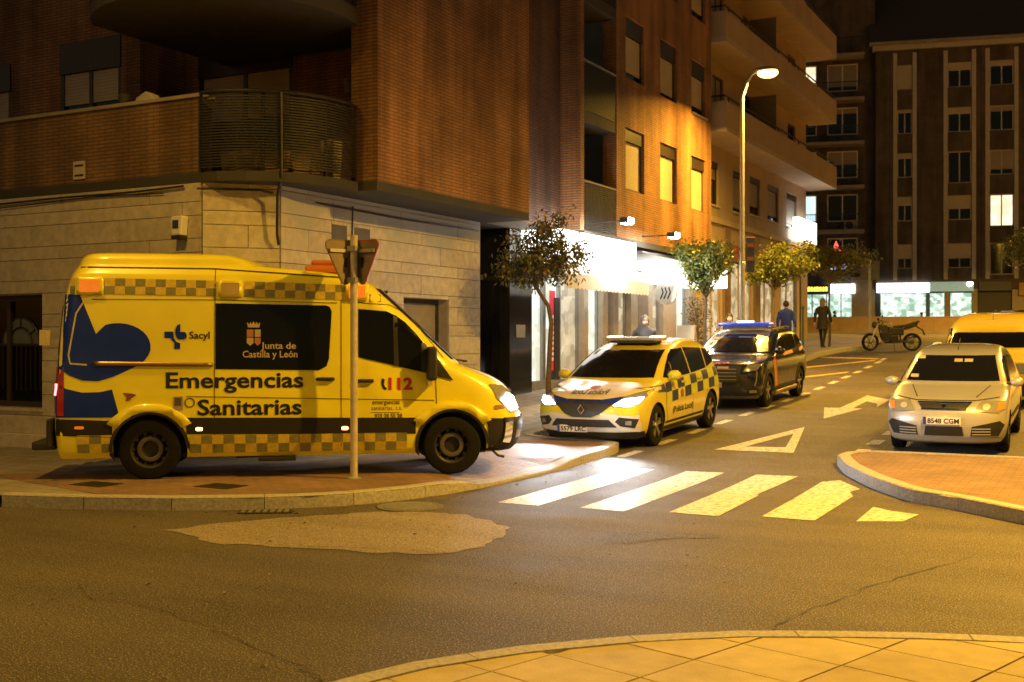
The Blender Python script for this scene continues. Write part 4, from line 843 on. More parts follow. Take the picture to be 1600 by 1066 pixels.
def wheel(parent,x,y,r,w,sg,style='alloy',zc=None,steer=0):
    zc=r if zc is None else zc
    t=MB().lathe([(r*.62,-w/2),(r*.86,-w/2),(r*.95,-w*.46),(r,-w*.36),(r,w*.36),(r*.95,w*.46),(r*.86,w/2),(r*.62,w/2),(r*.62,-w/2)],(0,0,0),'y',36).build('wheel',RUBBER,parent,smooth=35)
    t.location=(x,y,zc); t.rotation_euler=(0,0,steer+(0 if sg>0 else PI))
    if style=='steel':
        MB().lathe([(0,.02),(.085,.02),(.105,.055),(.13,.06),(r*.46,.04),(r*.5,.0),(r*.56,.085),(r*.63,.10),(r*.65,.09),(r*.62,-.02)],(0,0,0),'y',36).build('rim',pm('steel_rim',(.022,.020,.018),.55,.3),t,smooth=35)
        MB().lathe([(.10,.062),(.125,.068),(.15,.062),(.15,.05)],(0,0,0),'y',24).build('hub_ring',pm('hub_grey',(.12,.11,.095),.5,.5),t,smooth=35)
        m=MB()
        for k in range(10): a=2*PI*k/10; m.cyl((r*.53*math.cos(a),.02,r*.53*math.sin(a)),(r*.53*math.cos(a),.075,r*.53*math.sin(a)),.022,n=8)
        m.build('rim_slots',DARKM,t)
    else:
        MB().lathe([(0,.0),(r*.6,.0),(r*.62,.06),(r*.68,w*.45),(r*.70,w*.47),(r*.72,w*.45),(r*.66,.0)],(0,0,0),'y',36).build('rim',DARKM,t,smooth=35)
        MB().lathe([(r*.64,w*.46),(r*.70,w*.49),(r*.73,w*.47)],(0,0,0),'y',36).build('rim_lip',ALLOY,t,smooth=35)
        ns=5 if style=='alloy' else 10
        for k in range(ns):
            a=2*PI*k/ns+.3; m=MB()
            for da in ((-.16,.16) if ns==5 else (0,)):
                p=Vector((math.cos(a+da*.3),0,math.sin(a+da*.3)))*.05; q=Vector((math.cos(a+da),0,math.sin(a+da)))*r*.68; n=Vector((-math.sin(a),0,math.cos(a)))*.016
                u=Vector((0,w*.40,0)); l=Vector((0,w*.46,0)); b=Vector((0,.02,0))
                m.add([p-n+b,p+n+b,q+n+b,q-n+b,p-n*1.3+u,p+n*1.3+u,q+n+l,q-n+l],[(0,3,2,1),(4,5,6,7),(0,1,5,4),(1,2,6,5),(2,3,7,6),(3,0,4,7)])
            m.build('spoke',ALLOY,t)
        MB().lathe([(0,w*.46),(.05,w*.46),(.06,w*.40),(.06,.02)],(0,0,0),'y',20).build('hub_cap',ALLOY,t,smooth=35)
    return t
def plate(parent,S,y0,z0,txt,wd=.52,front=True):
    x=S.F(y0,z0)+.02; p=MB().box(x-.008,x,y0-wd/2,y0+wd/2,z0-.055,z0+.055).build('number_plate',pm('plate_white',(.72,.70,.64),.4),parent,bevel=.004)
    MB().box(x+.0005,x+.002,y0-wd/2,y0-wd/2+.045,z0-.055,z0+.055).build('blue_band',pm('plate_blue',(.02,.05,.35),.4),p)
    text('registration',txt,.098,lambda u,v:(x+.002,y0-wd/2+.06+u,z0-.036+v),BLKP,p,bold=.003,width=wd-.085); return p
def mirror(parent,x,y,z,sg,mat,s=1):
    m=MB().ball((x,sg*(y+.14*s),z),.085*s,.12*s,.085*s,14,10).build('wing_mirror',mat,parent,smooth=True)
    MB().box(x-.03,x+.03,*sorted((sg*(y-.03),sg*(y+.08*s))),z-.045,z-.01).build('mirror_arm',BLKP,m); return m
def paint(name,col,rough=.32,metal=.0,coat=1): return pm(name,col,rough,metal,var=.04,vs=3,coat=coat)
YEL=pm('ambulance_yellow',(.80,.72,.012),.35,0,var=.07,vs=1.6,coat=1,detail=9); NAVY=pm('decal_navy',(.006,.026,.34),.4,spec=.2); GRNSQ=pm('decal_olive',(.21,.20,.07),.35,var=.2,vs=20); YSQ=pm('decal_reflective_yellow',(.58,.44,.05),.35,var=.15,vs=20); BLKD=pm('decal_black',(.010,.010,.012),.45); PRP=pm('rub_strip',(.020,.017,.018),.6,spec=.3)
AMBER=pm('amber_lens',(.75,.20,.02),.25,emit=(1,.28,.02),es=.25); AMBON=pm('amber_lit',(.9,.4,.1),.3,emit=(1,.38,.06),es=14); REDL=pm('red_lens',(.35,.008,.01),.2,coat=1); REDON=pm('red_lit',(.8,.05,.05),.3,emit=(1,.10,.10),es=9); LENS=pm('clear_lens',(.24,.235,.22),.22,0,coat=1); HLON=pm('headlight_on',(1,1,1),.3,emit=(.93,.97,1),es=70); SEAM=pm('panel_seam',(.03,.022,.006),.7)
# ---------------------------------------------------------------- ambulance
ax,ay=-10.4,10.25; hd=R(37.56); fx,fy=math.cos(hd),math.sin(hd)
cx=(-10.4-7.5)/2-fy*.90; cy=(10.25+12.48)/2+fx*.90
am=thing('ambulance','yellow high roof ambulance van with blue heart and Emergencias Sanitarias lettering','ambulance',(cx,cy,.13),hd)
S=Stack([(.26,2.60,-2.93,.90,.50,.12),(.34,2.74,-2.95,.955,.55,.12),(.50,2.80,-2.97,.985,.60,.13),(.66,2.82,-2.98,.995,.62,.13),(.82,2.77,-2.98,1.0,.62,.14),(1.0,2.69,-2.98,.997,.62,.14),(1.12,2.58,-2.97,.99,.6,.14),(1.22,2.42,-2.97,.985,.58,.14),(1.31,2.2,-2.96,.98,.52,.14),(1.38,2.02,-2.96,.977,.46,.14),(1.46,1.92,-2.95,.97,.40,.14),(1.9,1.46,-2.92,.945,.42,.16),(2.2,1.14,-2.89,.92,.45,.18),(2.4,.90,-2.85,.893,.45,.22),(2.48,.72,-2.83,.868,.5,.25),(2.53,.42,-2.81,.83,.5,.28),(2.57,.0,-2.79,.80,.5,.3),(2.60,-.38,-2.77,.77,.4,.3),(2.68,-.62,-2.74,.74,.3,.3),(2.735,-.80,-2.68,.68,.3,.3),(2.755,-1.0,-2.55,.58,.3,.3)],2.8)
bd=carbody(S,[(1.83,.36,.44),(-1.83,.36,.44)],YEL,am)
for x in (1.83,-1.83):
    for sg in (-1,1): wheel(am,x,sg*.86,.365,.24,sg,'steel')
sd=-1
def zone(nm,sq,f,zs):
    for a,b in zs:
        for i,(m_,q) in enumerate(((GRNSQ,'olive'),(YSQ,'amber'))):
            pl=[p for p in sq[i] if a<p[0][0]<b]
            if pl: drapes(nm+'_'+q,pl,f,m_,am)
sf=S.side(sd,.006); sf2=S.side(sd,.009); sf3=S.side(sd,.012)
for sg in (-1,1):
    f1,f2=S.side(sg,.006),S.side(sg,.010)
    drape('side_window',[(-1.06,1.33),(.18,1.31),(.27,1.36),(.30,1.45),(.335,2.04),(.31,2.09),(.27,2.11),(-1.06,2.13)],f1,GLASS,am)
    drape('cab_window',[(.66,1.47),(1.0,1.39),(1.42,1.29),(1.84,1.18),(1.62,1.45),(1.39,1.74),(1.24,1.9),(1.13,1.98),(1.0,2.04),(.66,2.07)],S.side(sg,.010),GLASS,am,step=.04)
    drape('window_post',[(1.10,1.365),(1.16,1.35),(1.14,1.96),(1.09,1.98)],S.side(sg,.014),BLKP,am)
    drape('quarter_trim',[(1.44,1.285),(1.84,1.175),(1.64,1.45),(1.48,1.64),(1.44,1.64)],S.side(sg,.014),BLKP,am,step=.05)
    # rub strip and lower reflective squares
    for (a,b) in ((-2.90,-2.26),(-1.40,1.37)): drape('rub_strip',[(a,.545),(b,.515),(b,.715),(a,.745)],f1,PRP,am)
    drape('bumper_corner',[(2.29,.30),(2.72,.38),(2.78,.5),(2.78,.68),(2.25,.70),(2.29,.55)],f1,PRP,am)
    sq=[[],[]]
    for (a,b,z0,z1) in ((-2.66,-2.25,.335,.545),(-1.36,1.26,.315,.53)):
        n=int((b-a)/.13); w=(b-a)/n
        for k in range(n):
            for r in (0,1):
                zl=z0+(z1-z0)*r/2; zh=z0+(z1-z0)*(r+1)/2; sq[(k+r)%2].append([(a+k*w,zl),(a+(k+1)*w,zl),(a+(k+1)*w,zh),(a+k*w,zh)])
    zone('reflective_squares',sq,f1,[(-3,-2),(-2,2)])
    sq=[[],[]]
    for (a,b,za,zb) in ((-2.84,-2.70,2.425,2.425),(-2.36,-1.06,2.425,2.405),(-.72,.50,2.40,2.365),(.80,1.08,2.345,2.335)):
        n=max(1,int((b-a)/.118)); w=(b-a)/n
        for k in range(n):
            for r in (0,1):
                u0,u1=a+k*w,a+(k+1)*w; zt=za+(zb-za)*k/n-.19; sq[(k+r)%2].append([(u0,zt+.095*r),(u1,zt+.095*r),(u1,zt+.095*(r+1)),(u0,zt+.095*(r+1))])
    if sg==-1: sq[1]=[q for q in sq[1] if q[1][0]<1.0]; sq[0]=[q for q in sq[0] if q[2][0]<1.05 or q[2][1]<2.3]
    zone('roof_squares',sq,f1,[(-3,-2.6),(-2.5,-1),(-.9,.52),(.7,1.2)])
    for (a,b,z0,z1,lm) in ((-2.68,-2.37,2.22,2.43,AMBER),(-1.035,-.74,2.20,2.405,pm('beacon_clear',(.42,.30,.12),.3)),(.505,.78,2.17,2.37,AMBER)):
        h=drape('beacon_housing',rpoly(a,b,z0,z1,.03),S.side(sg,.012),YEL,am,thick=.05); drape('beacon_lens',rpoly(a+.035,b-.04,z0+.03,z1-.03,.015),S.side(sg,.042),lm,h)
    strips('panel_seam',[[(-1.07,2.56),(-1.07,.3)],[(.45,2.45),(.45,.3)],[(.62,2.15),(.62,.5)],[(1.62,1.2),(1.63,.9),(1.55,.72)],[(-2.90,1.42),(-1.1,1.39)],[(-1.07,2.17),(.4,2.14)],[(-2.5,2.17),(-1.07,2.17)],[(-1.4,1.0),(1.6,.93)],[(.62,2.15),(1.05,2.12),(1.3,2.0),(1.72,1.46)]],.004,f1,SEAM,am)
    strips('body_gutter',[[(-2.75,2.56),(-1.1,2.555),(.45,2.46)]],.007,f1,SEAM,am)
    # arches
    for xw in (-1.83,1.83): drape('arch_flare',[(xw+.60*math.cos(R(t)),.36+.56*math.sin(R(t))) for t in range(35,146,10)]+[(xw+.46*math.cos(R(t)),.36+.46*math.sin(R(t))) for t in range(145,34,-10)],S.side(sg,.012),YEL,am,thick=.03)
    drape('front_arch_liner',[(1.83+.47*math.cos(R(t)),.36+.47*math.sin(R(t))) for t in range(-4,200,12)]+[(1.83+.43*math.cos(R(t)),.36+.43*math.sin(R(t))) for t in range(199,-5,-12)],f2,BLKP,am)
    drape('rear_arch_liner',[(-1.83+.47*math.cos(R(t)),.36+.47*math.sin(R(t))) for t in range(-4,200,12)]+[(-1.83+.43*math.cos(R(t)),.36+.43*math.sin(R(t))) for t in range(199,-5,-12)],f2,BLKP,am)
    drape('sliding_rail',[(-2.46,1.375),(-1.09,1.36),(-1.09,1.405),(-2.46,1.425)],S.side(sg,.016),pm('rail_bronze',(.30,.20,.09),.35,.6),am,thick=.025)
    # handles
    for (x,z) in ((.27,1.20),(.75,1.175)): drape('door_handle',rpoly(x-.13,x+.1,z-.022,z+.022,.018),S.side(sg,.03),BLKP,am,thick=.03); drape('handle_cup',[(x+.02+.075*math.cos(R(t)),z+.02+.05*math.sin(R(t))) for t in range(0,360,30)],f1,YEL,am)
    drape('tail_lamp',[(-2.962,.78),(-2.81,.78),(-2.81,1.36),(-2.955,1.36)],f2,REDL,am); 
    drape('side_marker',rpoly(-1.29,-1.21,.585,.625,.018),f2,AMBON,am); drape('side_marker',rpoly(.455,.535,.575,.615,.018),f2,AMBON,am); drape('side_marker',rpoly(-2.69,-2.58,.62,.655,.016),f2,AMBER,am)
    drape('indicator',rpoly(2.36,2.50,.81,.86,.02),f2,pm('indicator_dull',(.30,.16,.07),.4),am)
    mm=MB().box(1.50,1.62,*sorted((sg*.97,sg*1.20)),1.18,1.60).build('wing_mirror',BLKP,am,bevel=.03); MB().box(1.54,1.60,*sorted((sg*.90,sg*.98)),1.22,1.3).build('mirror_arm',BLKP,mm); MB().box(1.505,1.56,*sorted((sg*1.0,sg*1.18)),1.12,1.2).build('mirror_wide_glass',pm('mirror_cream',(.4,.34,.22),.3),mm)
# blue heart on the near side
hp=[(-2.865,2.20),(-2.82,2.23),(-2.64,2.225),(-2.45,1.755)]
hp+=[(-2.2+.38*math.cos(R(t))*1.0,1.60+.285*math.sin(R(t))) for t in range(112,-62,-12)]
hp+=[(-2.25,1.24),(-2.42,1.19),(-2.6,1.20),(-2.75,1.26),(-2.86,1.34),(-2.93,1.45),(-2.945,1.7),(-2.93,2.05)]
drape('blue_heart',hp,sf,NAVY,am,step=.06); drape('blue_stripe',[(-2.90,.76),(-2.9,1.16),(-2.78,1.10),(-2.6,1.055),(-2.4,1.06),(-2.26,1.09),(-2.17,.755)],sf,NAVY,am,step=.06)
strips('blue_outline',[[(-2.60,2.13),(-2.68,2.0),(-2.76,1.5),(-2.74,1.40),(-2.55,1.385)]],.010,sf2,pm('outline_pale',(.45,.42,.36),.4),am)
# small blue cross emblem with name
ez=lambda P:[(-1.66+(x+1.66)*.68,1.725+(z-1.725)*.78) for x,z in P]
drape('emblem_cross',ez([(-1.66,1.70),(-1.55,1.70),(-1.53,1.66),(-1.49,1.63),(-1.49,1.53),(-1.39,1.53),(-1.39,1.62),(-1.45,1.64),(-1.50,1.70),(-1.51,1.80),(-1.66,1.80)]),sf,NAVY,am,step=.05)
drape('emblem_heart',ez([(-1.39,1.92),(-1.39,1.795)]+[(-1.345+.07*math.cos(R(t)),1.735+.065*math.sin(R(t))) for t in range(70,-80,-25)]+[(-1.42,1.68),(-1.455,1.71),(-1.475,1.76),(-1.475,1.83),(-1.44,1.90)]),sf2,NAVY,am,step=.05)
tx=lambda x0,z0,off=sf:(lambda u,v:off(x0+u,z0+v))
text('lettering_sacyl','Sacyl',.12,tx(-1.37,1.70),BLKD,am,bold=.002,width=.24)
text('lettering_emergencias','Emergencias',.265,tx(-1.64,1.105),BLKD,am,bold=.006,width=1.63); text('lettering_sanitarias','Sanitarias',.265,tx(-1.27,.775),BLKD,am,bold=.006,width=1.24)
text('lettering_112','112',.20,tx(1.03,1.07),pm('decal_red',(.45,.02,.015),.4),am,bold=.008,width=.30)
drape('phone_symbol',[(.955,1.21),(.985,1.19),(.98,1.165),(.975,1.13),(.99,1.10),(1.015,1.08),(.995,1.06),(.965,1.075),(.945,1.12),(.94,1.17)],sf,BLKD,am)
GREYD=pm('decal_grey',(.09,.07,.045),.5)
text('lettering_small','emergencias',.085,tx(.83,.885),GREYD,am,bold=.001,width=.34); text('lettering_small','sanitarias, s.a.',.078,tx(.82,.815),GREYD,am,width=.38); text('lettering_phone','923 28 55 28',.075,tx(.86,.715),GREYD,am,bold=.002,width=.34)
drapes('small_line',[[(.81,.783),(1.17,.778),(1.17,.785),(.81,.79)]],sf,GREYD,am)
PALE=pm('decal_pale',(.42,.33,.22),.5); text('lettering_junta','Junta de',.115,tx(-.52,1.575,sf2),PALE,am,bold=.002,width=.42); text('lettering_castilla','Castilla y León',.115,tx(-.74,1.47,sf2),PALE,am,bold=.002,width=.66)
for i,(a,b,z0,z1,c) in enumerate(((-.69,-.61,1.72,1.81,'decal_coat_red'),(-.595,-.525,1.72,1.81,'decal_pale'),(-.69,-.61,1.625,1.71,'decal_pale'),(-.595,-.525,1.625,1.71,'decal_coat_red'))): drape('coat_of_arms_quarter',[(a,z0+(.02 if i>1 else 0)),((a+b)/2,z0-(.012 if i>1 else 0)),(b,z0+(.02 if i>1 else 0)),(b,z1),(a,z1)],sf2,pm(c,(.40,.17,.09),.5),am)
drape('coat_of_arms_crown',[(-.675,1.835),(-.54,1.835),(-.53,1.90),(-.555,1.87),(-.575,1.905),(-.59,1.87),(-.61,1.91),(-.63,1.87),(-.645,1.905),(-.66,1.87),(-.69,1.90)],sf2,PALE,am)
drape('sticker_square',[(-1.55,.83),(-1.44,.83),(-1.44,1.0),(-1.55,1.0)],sf,pm('sticker_grey',(.30,.26,.20),.5),am); drape('sticker_mark',[(-1.535,.89),(-1.46,.89),(-1.46,.985),(-1.535,.985)],sf2,GREYD,am)
strips('sticker_ring',[[(-1.36+.055*math.cos(R(t)),.925+.055*math.sin(R(t))) for t in range(0,361,30)]],.007,sf,GREYD,am)
drape('sticker_flower',[(-2.14,1.05),(-2.02,1.04),(-1.98,1.02),(-2.03,.99),(-2.06,.955),(-2.1,.95),(-2.09,1.0)],sf,pm('decal_brown',(.20,.05,.04),.5),am)
# front: windscreen, bonnet, grille, lamps, bumper
ff=S.front(.006)
drape('windscreen',[(-.80,1.44),(.80,1.44),(.74,2.33),(-.74,2.33)],ff,GLASS,am,step=.08)
drape('grille',[(-.42,.74),(.42,.74),(.50,1.1),(-.50,1.1)],S.front(.01),BLKP,am); 
for z in (.82,.92,1.02): drape('grille_bar',[(-.44,z-.018),(.44,z-.018),(.46,z+.018),(-.46,z+.018)],S.front(.02),CHROME,am)
drape('front_bumper',[(-.93,.30),(.93,.30),(.95,.70),(-.95,.70)],S.front(.012),PRP,am,thick=.03)
for sg in (-1,1):
    h=drape('headlight',[(sg*.56,.78),(sg*.88,.76),(sg*.955,.95),(sg*.93,1.12),(sg*.70,1.10)],S.front(.012),LENS,am,step=.05); drape('headlight_beam',[(sg*.66,.80),(sg*.88,.79),(sg*.93,.93),(sg*.80,1.0),(sg*.66,.95)],S.front(.020),HLON,h,step=.05)
    drape('fog_lamp',[(sg*.60,.44),(sg*.80,.44),(sg*.80,.54),(sg*.60,.54)],S.front(.03),LENS,am); drape('bumper_chrome',[(sg*.86,.38),(sg*.93,.40),(sg*.945,.64),(sg*.88,.66)],S.front(.03),CHROME,am,step=.04)
    lamp('headlight_lamp','SPOT',(2.86,sg*.70,.86),260,(.90,.95,1),am,target=(14,sg*.7,-.4),size=.07,spot=R(95),blend=.8)

MB().box(2.0,2.06,-.7,.7,1.40,1.425).build('wiper_cowl',BLKP,am,bevel=.01)
# roof beacon, rear step, tow, underbody
rb=MB().box(.0,.5,-.62,.62,2.535,2.63).build('roof_beacon_bar',pm('beacon_orange',(.45,.13,.02),.3,emit=(1,.25,.02),es=.05),am,bevel=.04); MB().box(.08,.42,-.5,.5,2.63,2.70).build('beacon_dome',MATS['beacon_orange'],rb,bevel=.03)
MB().box(-3.22,-2.94,-.80,.80,.36,.46).build('rear_step',BLKP,am,bevel=.02); MB().box(-3.02,-2.95,-.96,.96,.40,.74).build('rear_bumper',BLKP,am,bevel=.02)
rf=S.rear(.008)
for sg in (-1,1):
    drape('rear_lamp',[(sg*.86,.80),(sg*.965,.80),(sg*.955,1.36),(sg*.86,1.36)],rf,REDL,am,step=.05); drape('rear_lamp_lit',[(sg*.87,1.02),(sg*.975,1.02),(sg*.972,1.16),(sg*.87,1.16)],S.rear(.014),REDON,am,step=.05)
    drape('rear_window',[(sg*.08,1.5),(sg*.78,1.5),(sg*.74,2.1),(sg*.08,2.1)],rf,GLASS,am)
    drape('rear_reflector',[(sg*.90,.5),(sg*.965,.5),(sg*.965,.74),(sg*.90,.74)],S.rear(.075),CHROME,am,step=.05)
drape('rear_lamp_side',[(-2.978,1.02),(-2.90,1.04),(-2.90,1.14),(-2.978,1.16)],S.side(-1,.014),REDON,am)
MB().box(-3.07,-2.99,-1.06,-.86,1.62,1.80).build('rear_side_flag',pm('cream_plate',(.5,.42,.28),.5),am)
MB().box(-2.6,2.3,-.70,.70,.24,.3).build('underbody',BLKP,am); MB().box(-.55,-.1,-.98,-.80,.20,.25).build('side_step',DARKM,am,bevel=.01)
for x in (-.5,-.15): MB().box(x,x+.04,-.9,-.86,.22,.3).build('step_bracket',DARKM,am)
MB().tube([(2.30,-.85,.42),(2.34,-.88,.3),(2.42,-.9,.22),(2.50,-.9,.20)],.018,8).build('loose_cable',BLKP,am)
MB().cyl((-.2,.3,.25),(-.9,.3,.24),.12).build('exhaust_box',DARKM,am)
MB().box(-1.83-.05,-1.83+.05,-.8,.8,.32,.40).build('axle',DARKM,am)
# ---------------------------------------------------------------- helper for passenger cars (local +x forward, +y the car's left)
def slope_at(y): return math.atan((zr(y+1.3)-zr(y-1.3))/2.6)
def carthing(name,label,x,y,rz,cat='car',group=None):
    # heads down the street (towards -Y): pitch follows the road
    pt=slope_at(y); t=thing(name,label,cat,(x,y,zr(y)+.006)); q=Euler((0,0,rz)).to_matrix().to_4x4(); f=q@Vector((1,0,0))
    up=Vector((0,-math.sin(pt),math.cos(pt))); fw=(f-up*f.dot(up)).normalized(); lf=up.cross(fw)
    t.rotation_euler=Matrix((fw,lf,up)).transposed().to_euler(); return t
def seams(S,sgs,lines,parent,w=.004,mat=None):
    for sg in sgs: strips('door_seam',lines,w,S.side(sg,.004),mat or SEAMK,parent)
SEAMK=pm('seam_black',(.01,.01,.01),.7); DG_=pm('tinted_glass',(.008,.008,.009),.08,spec=.3)
YW=paint('police_yellow',(.70,.58,.03),.35); WP=paint('police_white',(.68,.65,.58),.35); NB=pm('police_navy',(.012,.025,.16),.4); LIME=pm('police_lime',(.55,.58,.03),.35)
# ---------------------------------------------------------------- local police MPV
pc=carthing('local_police_car','yellow white and navy chequered police car with lit headlights',-7.56,18.82,R(-90),'police car','police cars parked along the kerb')
S=Stack([(.17,2.02,-1.95,.78,.40,.3),(.24,2.14,-2.06,.86,.46,.3),(.36,2.21,-2.12,.905,.5,.32),(.52,2.24,-2.15,.925,.52,.33),(.66,2.22,-2.16,.93,.55,.35),(.78,2.14,-2.15,.93,.58,.35),(.87,1.98,-2.13,.926,.6,.35),(.94,1.74,-2.11,.918,.6,.35),(1.00,1.45,-2.10,.905,.55,.35),(1.04,1.25,-2.09,.893,.5,.35),(1.10,1.12,-2.08,.873,.46,.36),(1.25,.84,-2.03,.825,.46,.38),(1.40,.52,-1.93,.77,.46,.40),(1.50,.25,-1.82,.725,.48,.42),(1.57,-.02,-1.66,.67,.5,.45),(1.62,-.35,-1.42,.58,.4,.4),(1.645,-.62,-1.15,.45,.25,.25)],2.5)
carbody(S,[(1.32,.335,.375),(-1.41,.335,.375)],YW,pc)
for x in (1.32,-1.41):
    for sg in (-1,1): wheel(pc,x,sg*.81,.335,.21,sg,'alloy')
ff=S.front
drape('windscreen',[(-.745,1.075),(.745,1.075),(.62,1.49),(-.62,1.49)],ff(.006),DG_,pc,step=.07)
for sg in (-1,1):
    f1,f2=S.side(sg,.005),S.side(sg,.008)
    drape('side_window',[(.88,1.07),(.50,1.045),(-.35,1.06),(-.36,1.50),(.02,1.495),(.26,1.41),(.58,1.25)],S.side(sg,.008),DG_,pc,step=.05); drape('side_window',[(-.42,1.06),(-1.25,1.10),(-1.30,1.46),(-.42,1.505)],f1,DG_,pc); drape('quarter_window',[(-1.31,1.11),(-1.78,1.20),(-1.66,1.40),(-1.36,1.45)],f1,DG_,pc)
    drape('window_post',[(.52,1.06),(.56,1.06),(.46,1.29),(.42,1.30)],S.side(sg,.012),BLKP,pc,step=.05)
    drape('sill_trim',[(.92,.20),(-1.0,.20),(-1.0,.36),(.92,.36)],f1,BLKP,pc)
    h=drape('headlight',[(sg*.47,.70),(sg*.70,.68),(sg*.84,.72),(sg*.90,.84),(sg*.84,.90),(sg*.62,.84)],ff(.008),LENS,pc,step=.05); drape('headlight_beam',[(sg*.50,.715),(sg*.72,.70),(sg*.84,.745),(sg*.87,.82),(sg*.64,.80)],ff(.014),HLON,h,step=.05)
    lamp('headlight_lamp','SPOT',(2.24,sg*.64,.74),230,(.86,.93,1),pc,target=(12,sg*.3,-.5),size=.05,spot=R(110),blend=.7)
    drape('fog_surround',[(sg*.50,.42),(sg*.80,.36),(sg*.86,.50),(sg*.60,.54)],ff(.010),BLKP,pc,step=.06); drape('fog_lamp',[(sg*.68,.42),(sg*.76,.41),(sg*.77,.48),(sg*.69,.48)],ff(.018),LENS,pc)
    strips('bumper_blade',[[(sg*.46,.52),(sg*.62,.36),(sg*.85,.32)]],.022,ff(.02),WP,pc)
    drape('lime_patch',[(sg*.58,.57),(sg*.84,.56),(sg*.87,.66),(sg*.56,.66)],ff(.009),LIME,pc,step=.06)
    mirror(pc,.72,.86,1.10,sg,YW)
    seams(S,(sg,),[[(.93,1.05),(.93,.6),(.82,.36)],[(-.38,1.05),(-.40,.36)],[(-1.2,1.08),(-1.22,.75),(-1.02,.55)]],pc)
    for x in (.12,-.72): drape('door_handle',rpoly(x-.1,x+.08,.93,.965,.015),S.side(sg,.02),YW,pc,thick=.02)
drape('white_bonnet',[(-.70,.99),(.70,.99),(.56,.83),(.30,.79),(-.30,.79),(-.56,.83)],ff(.004),pm('bonnet_cream',(.66,.56,.36),.35,coat=1),pc,step=.05)
drape('navy_bonnet_edge',[(-.90,.93),(-.62,.845),(-.3,.80),(.3,.80),(.62,.845),(.90,.93),(.84,.86),(.5,.735),(.2,.755),(-.2,.755),(-.5,.735),(-.84,.86)],ff(.007),NB,pc,step=.05)
drape('grille',[(-.50,.735),(-.16,.755),(.16,.755),(.50,.735),(.30,.58),(.16,.53),(-.16,.53),(-.30,.58)],ff(.010),BLKP,pc)
em=MB(); x=S.F(0,.655)+.035
for (p,q) in (((0,.075),(.055,0)),((.055,0),(0,-.075)),((0,-.075),(-.055,0)),((-.055,0),(0,.075))): em.cyl((x,p[0],.655+p[1]),(x-.0,q[0],.655+q[1]),.013,n=8)
em.build('diamond_badge',CHROME,pc)
drape('white_bumper',[(-.86,.60),(-.34,.575),(-.2,.52),(.2,.52),(.34,.575),(.86,.60),(.88,.30),(-.88,.30)],ff(.005),WP,pc,step=.07)
drape('lower_grille',[(-.46,.50),(.46,.50),(.56,.38),(-.56,.38)],ff(.012),BLKP,pc); drape('lower_lip',[(-.86,.19),(.86,.19),(.88,.30),(-.88,.30)],ff(.010),BLKP,pc)
plate(pc,S,-.18,.345,'5579 LRC')
def mir(S,off,z0,wd): # mirrored lettering on the bonnet
    f=S.front(off); return lambda u,v:f(wd/2-u,z0+v)
vs_,_=textmesh('Policía Local',.09,0,.001)
text('mirrored_lettering','Policía Local',.085,mir(S,.010,.868,.62),BLKD,pc,bold=.002,width=.62)
drape('crest',[(-.09,.955),(-.05,.935),(.05,.935),(.09,.955),(.05,.975),(-.05,.975)],ff(.010),pm('crest_red',(.35,.06,.04),.5),pc,step=.05)
# chequers along the left and right side
for sg in (-1,1):
    f=S.side(sg,.006); A,Bq,Lm=[],[],[]
    xs=[.92,.66,.36,.02,-.30,-.62,-.94,-1.26,-1.58,-1.9]
    for k in range(len(xs)-1):
        for r,(z0,z1) in enumerate(((.66,.84),(.84,1.0))):
            q=[(xs[k+1],z0+.02*k*.6),(xs[k],z0+.02*(k-1)*.6),(xs[k],z1+.02*(k-1)*.6),(xs[k+1],z1+.02*k*.6)]
            (A if (k+r)%2 else Bq).append(q)
    drapes('navy_squares',A,f,NB,pc); drapes('lime_squares',Bq,f,LIME,pc)
    drape('navy_flash',[(1.62,.945),(1.0,.98),(.92,.84),(1.30,.86)],f,NB,pc)
    drape('side_crest',[(.12,.70),(.24,.70),(.25,.80),(.18,.84),(.11,.80)],S.side(sg,.010),pm('crest_red',(.35,.06,.04),.5),pc); drape('side_crest_gold',[(.50,.86),(.58,.86),(.58,.96),(.50,.96)],S.side(sg,.010),pm('crest_gold',(.5,.25,.05),.5),pc)
f=S.side(1,.008); text('side_lettering','(Policía Local)',.125,lambda u,v:f(.62-u,.47+v*1.15),BLKD,pc,bold=.002,width=1.02); text('door_lettering','POLICIA',.07,lambda u,v:f(.88-u,.90+v),NB,pc,bold=.001,width=.24)
f=S.side(-1,.008); text('side_lettering','(Policía Local)',.125,lambda u,v:f(-.40+u,.47+v*1.15),BLKD,pc,bold=.002,width=1.02)
rl=MB().box(-.28,.05,-.52,.52,1.635,1.70).build('light_bar',pm('bar_silver',(.55,.54,.52),.25,.6),pc,bevel=.02)
for a in (-.5,.30): MB().box(-.26,.03,a,a+.2,1.70,1.72).build('bar_lamp',pm('bar_glow',(.8,.8,.8),.3,emit=(1,.97,.92),es=2.5),rl,bevel=.01)
MB().box(-.3,.08,-.4,.4,1.60,1.64).build('bar_foot',BLKP,rl)
MB().box(-1.7,1.6,-.6,.6,.15,.22).build('underbody',BLKP,pc)
# officers inside are only dim shapes: seats with head restraints
for y in (-.36,.36): MB().box(.10,.3,y-.2,y+.2,.8,1.0).build('seat',BLKP,pc)
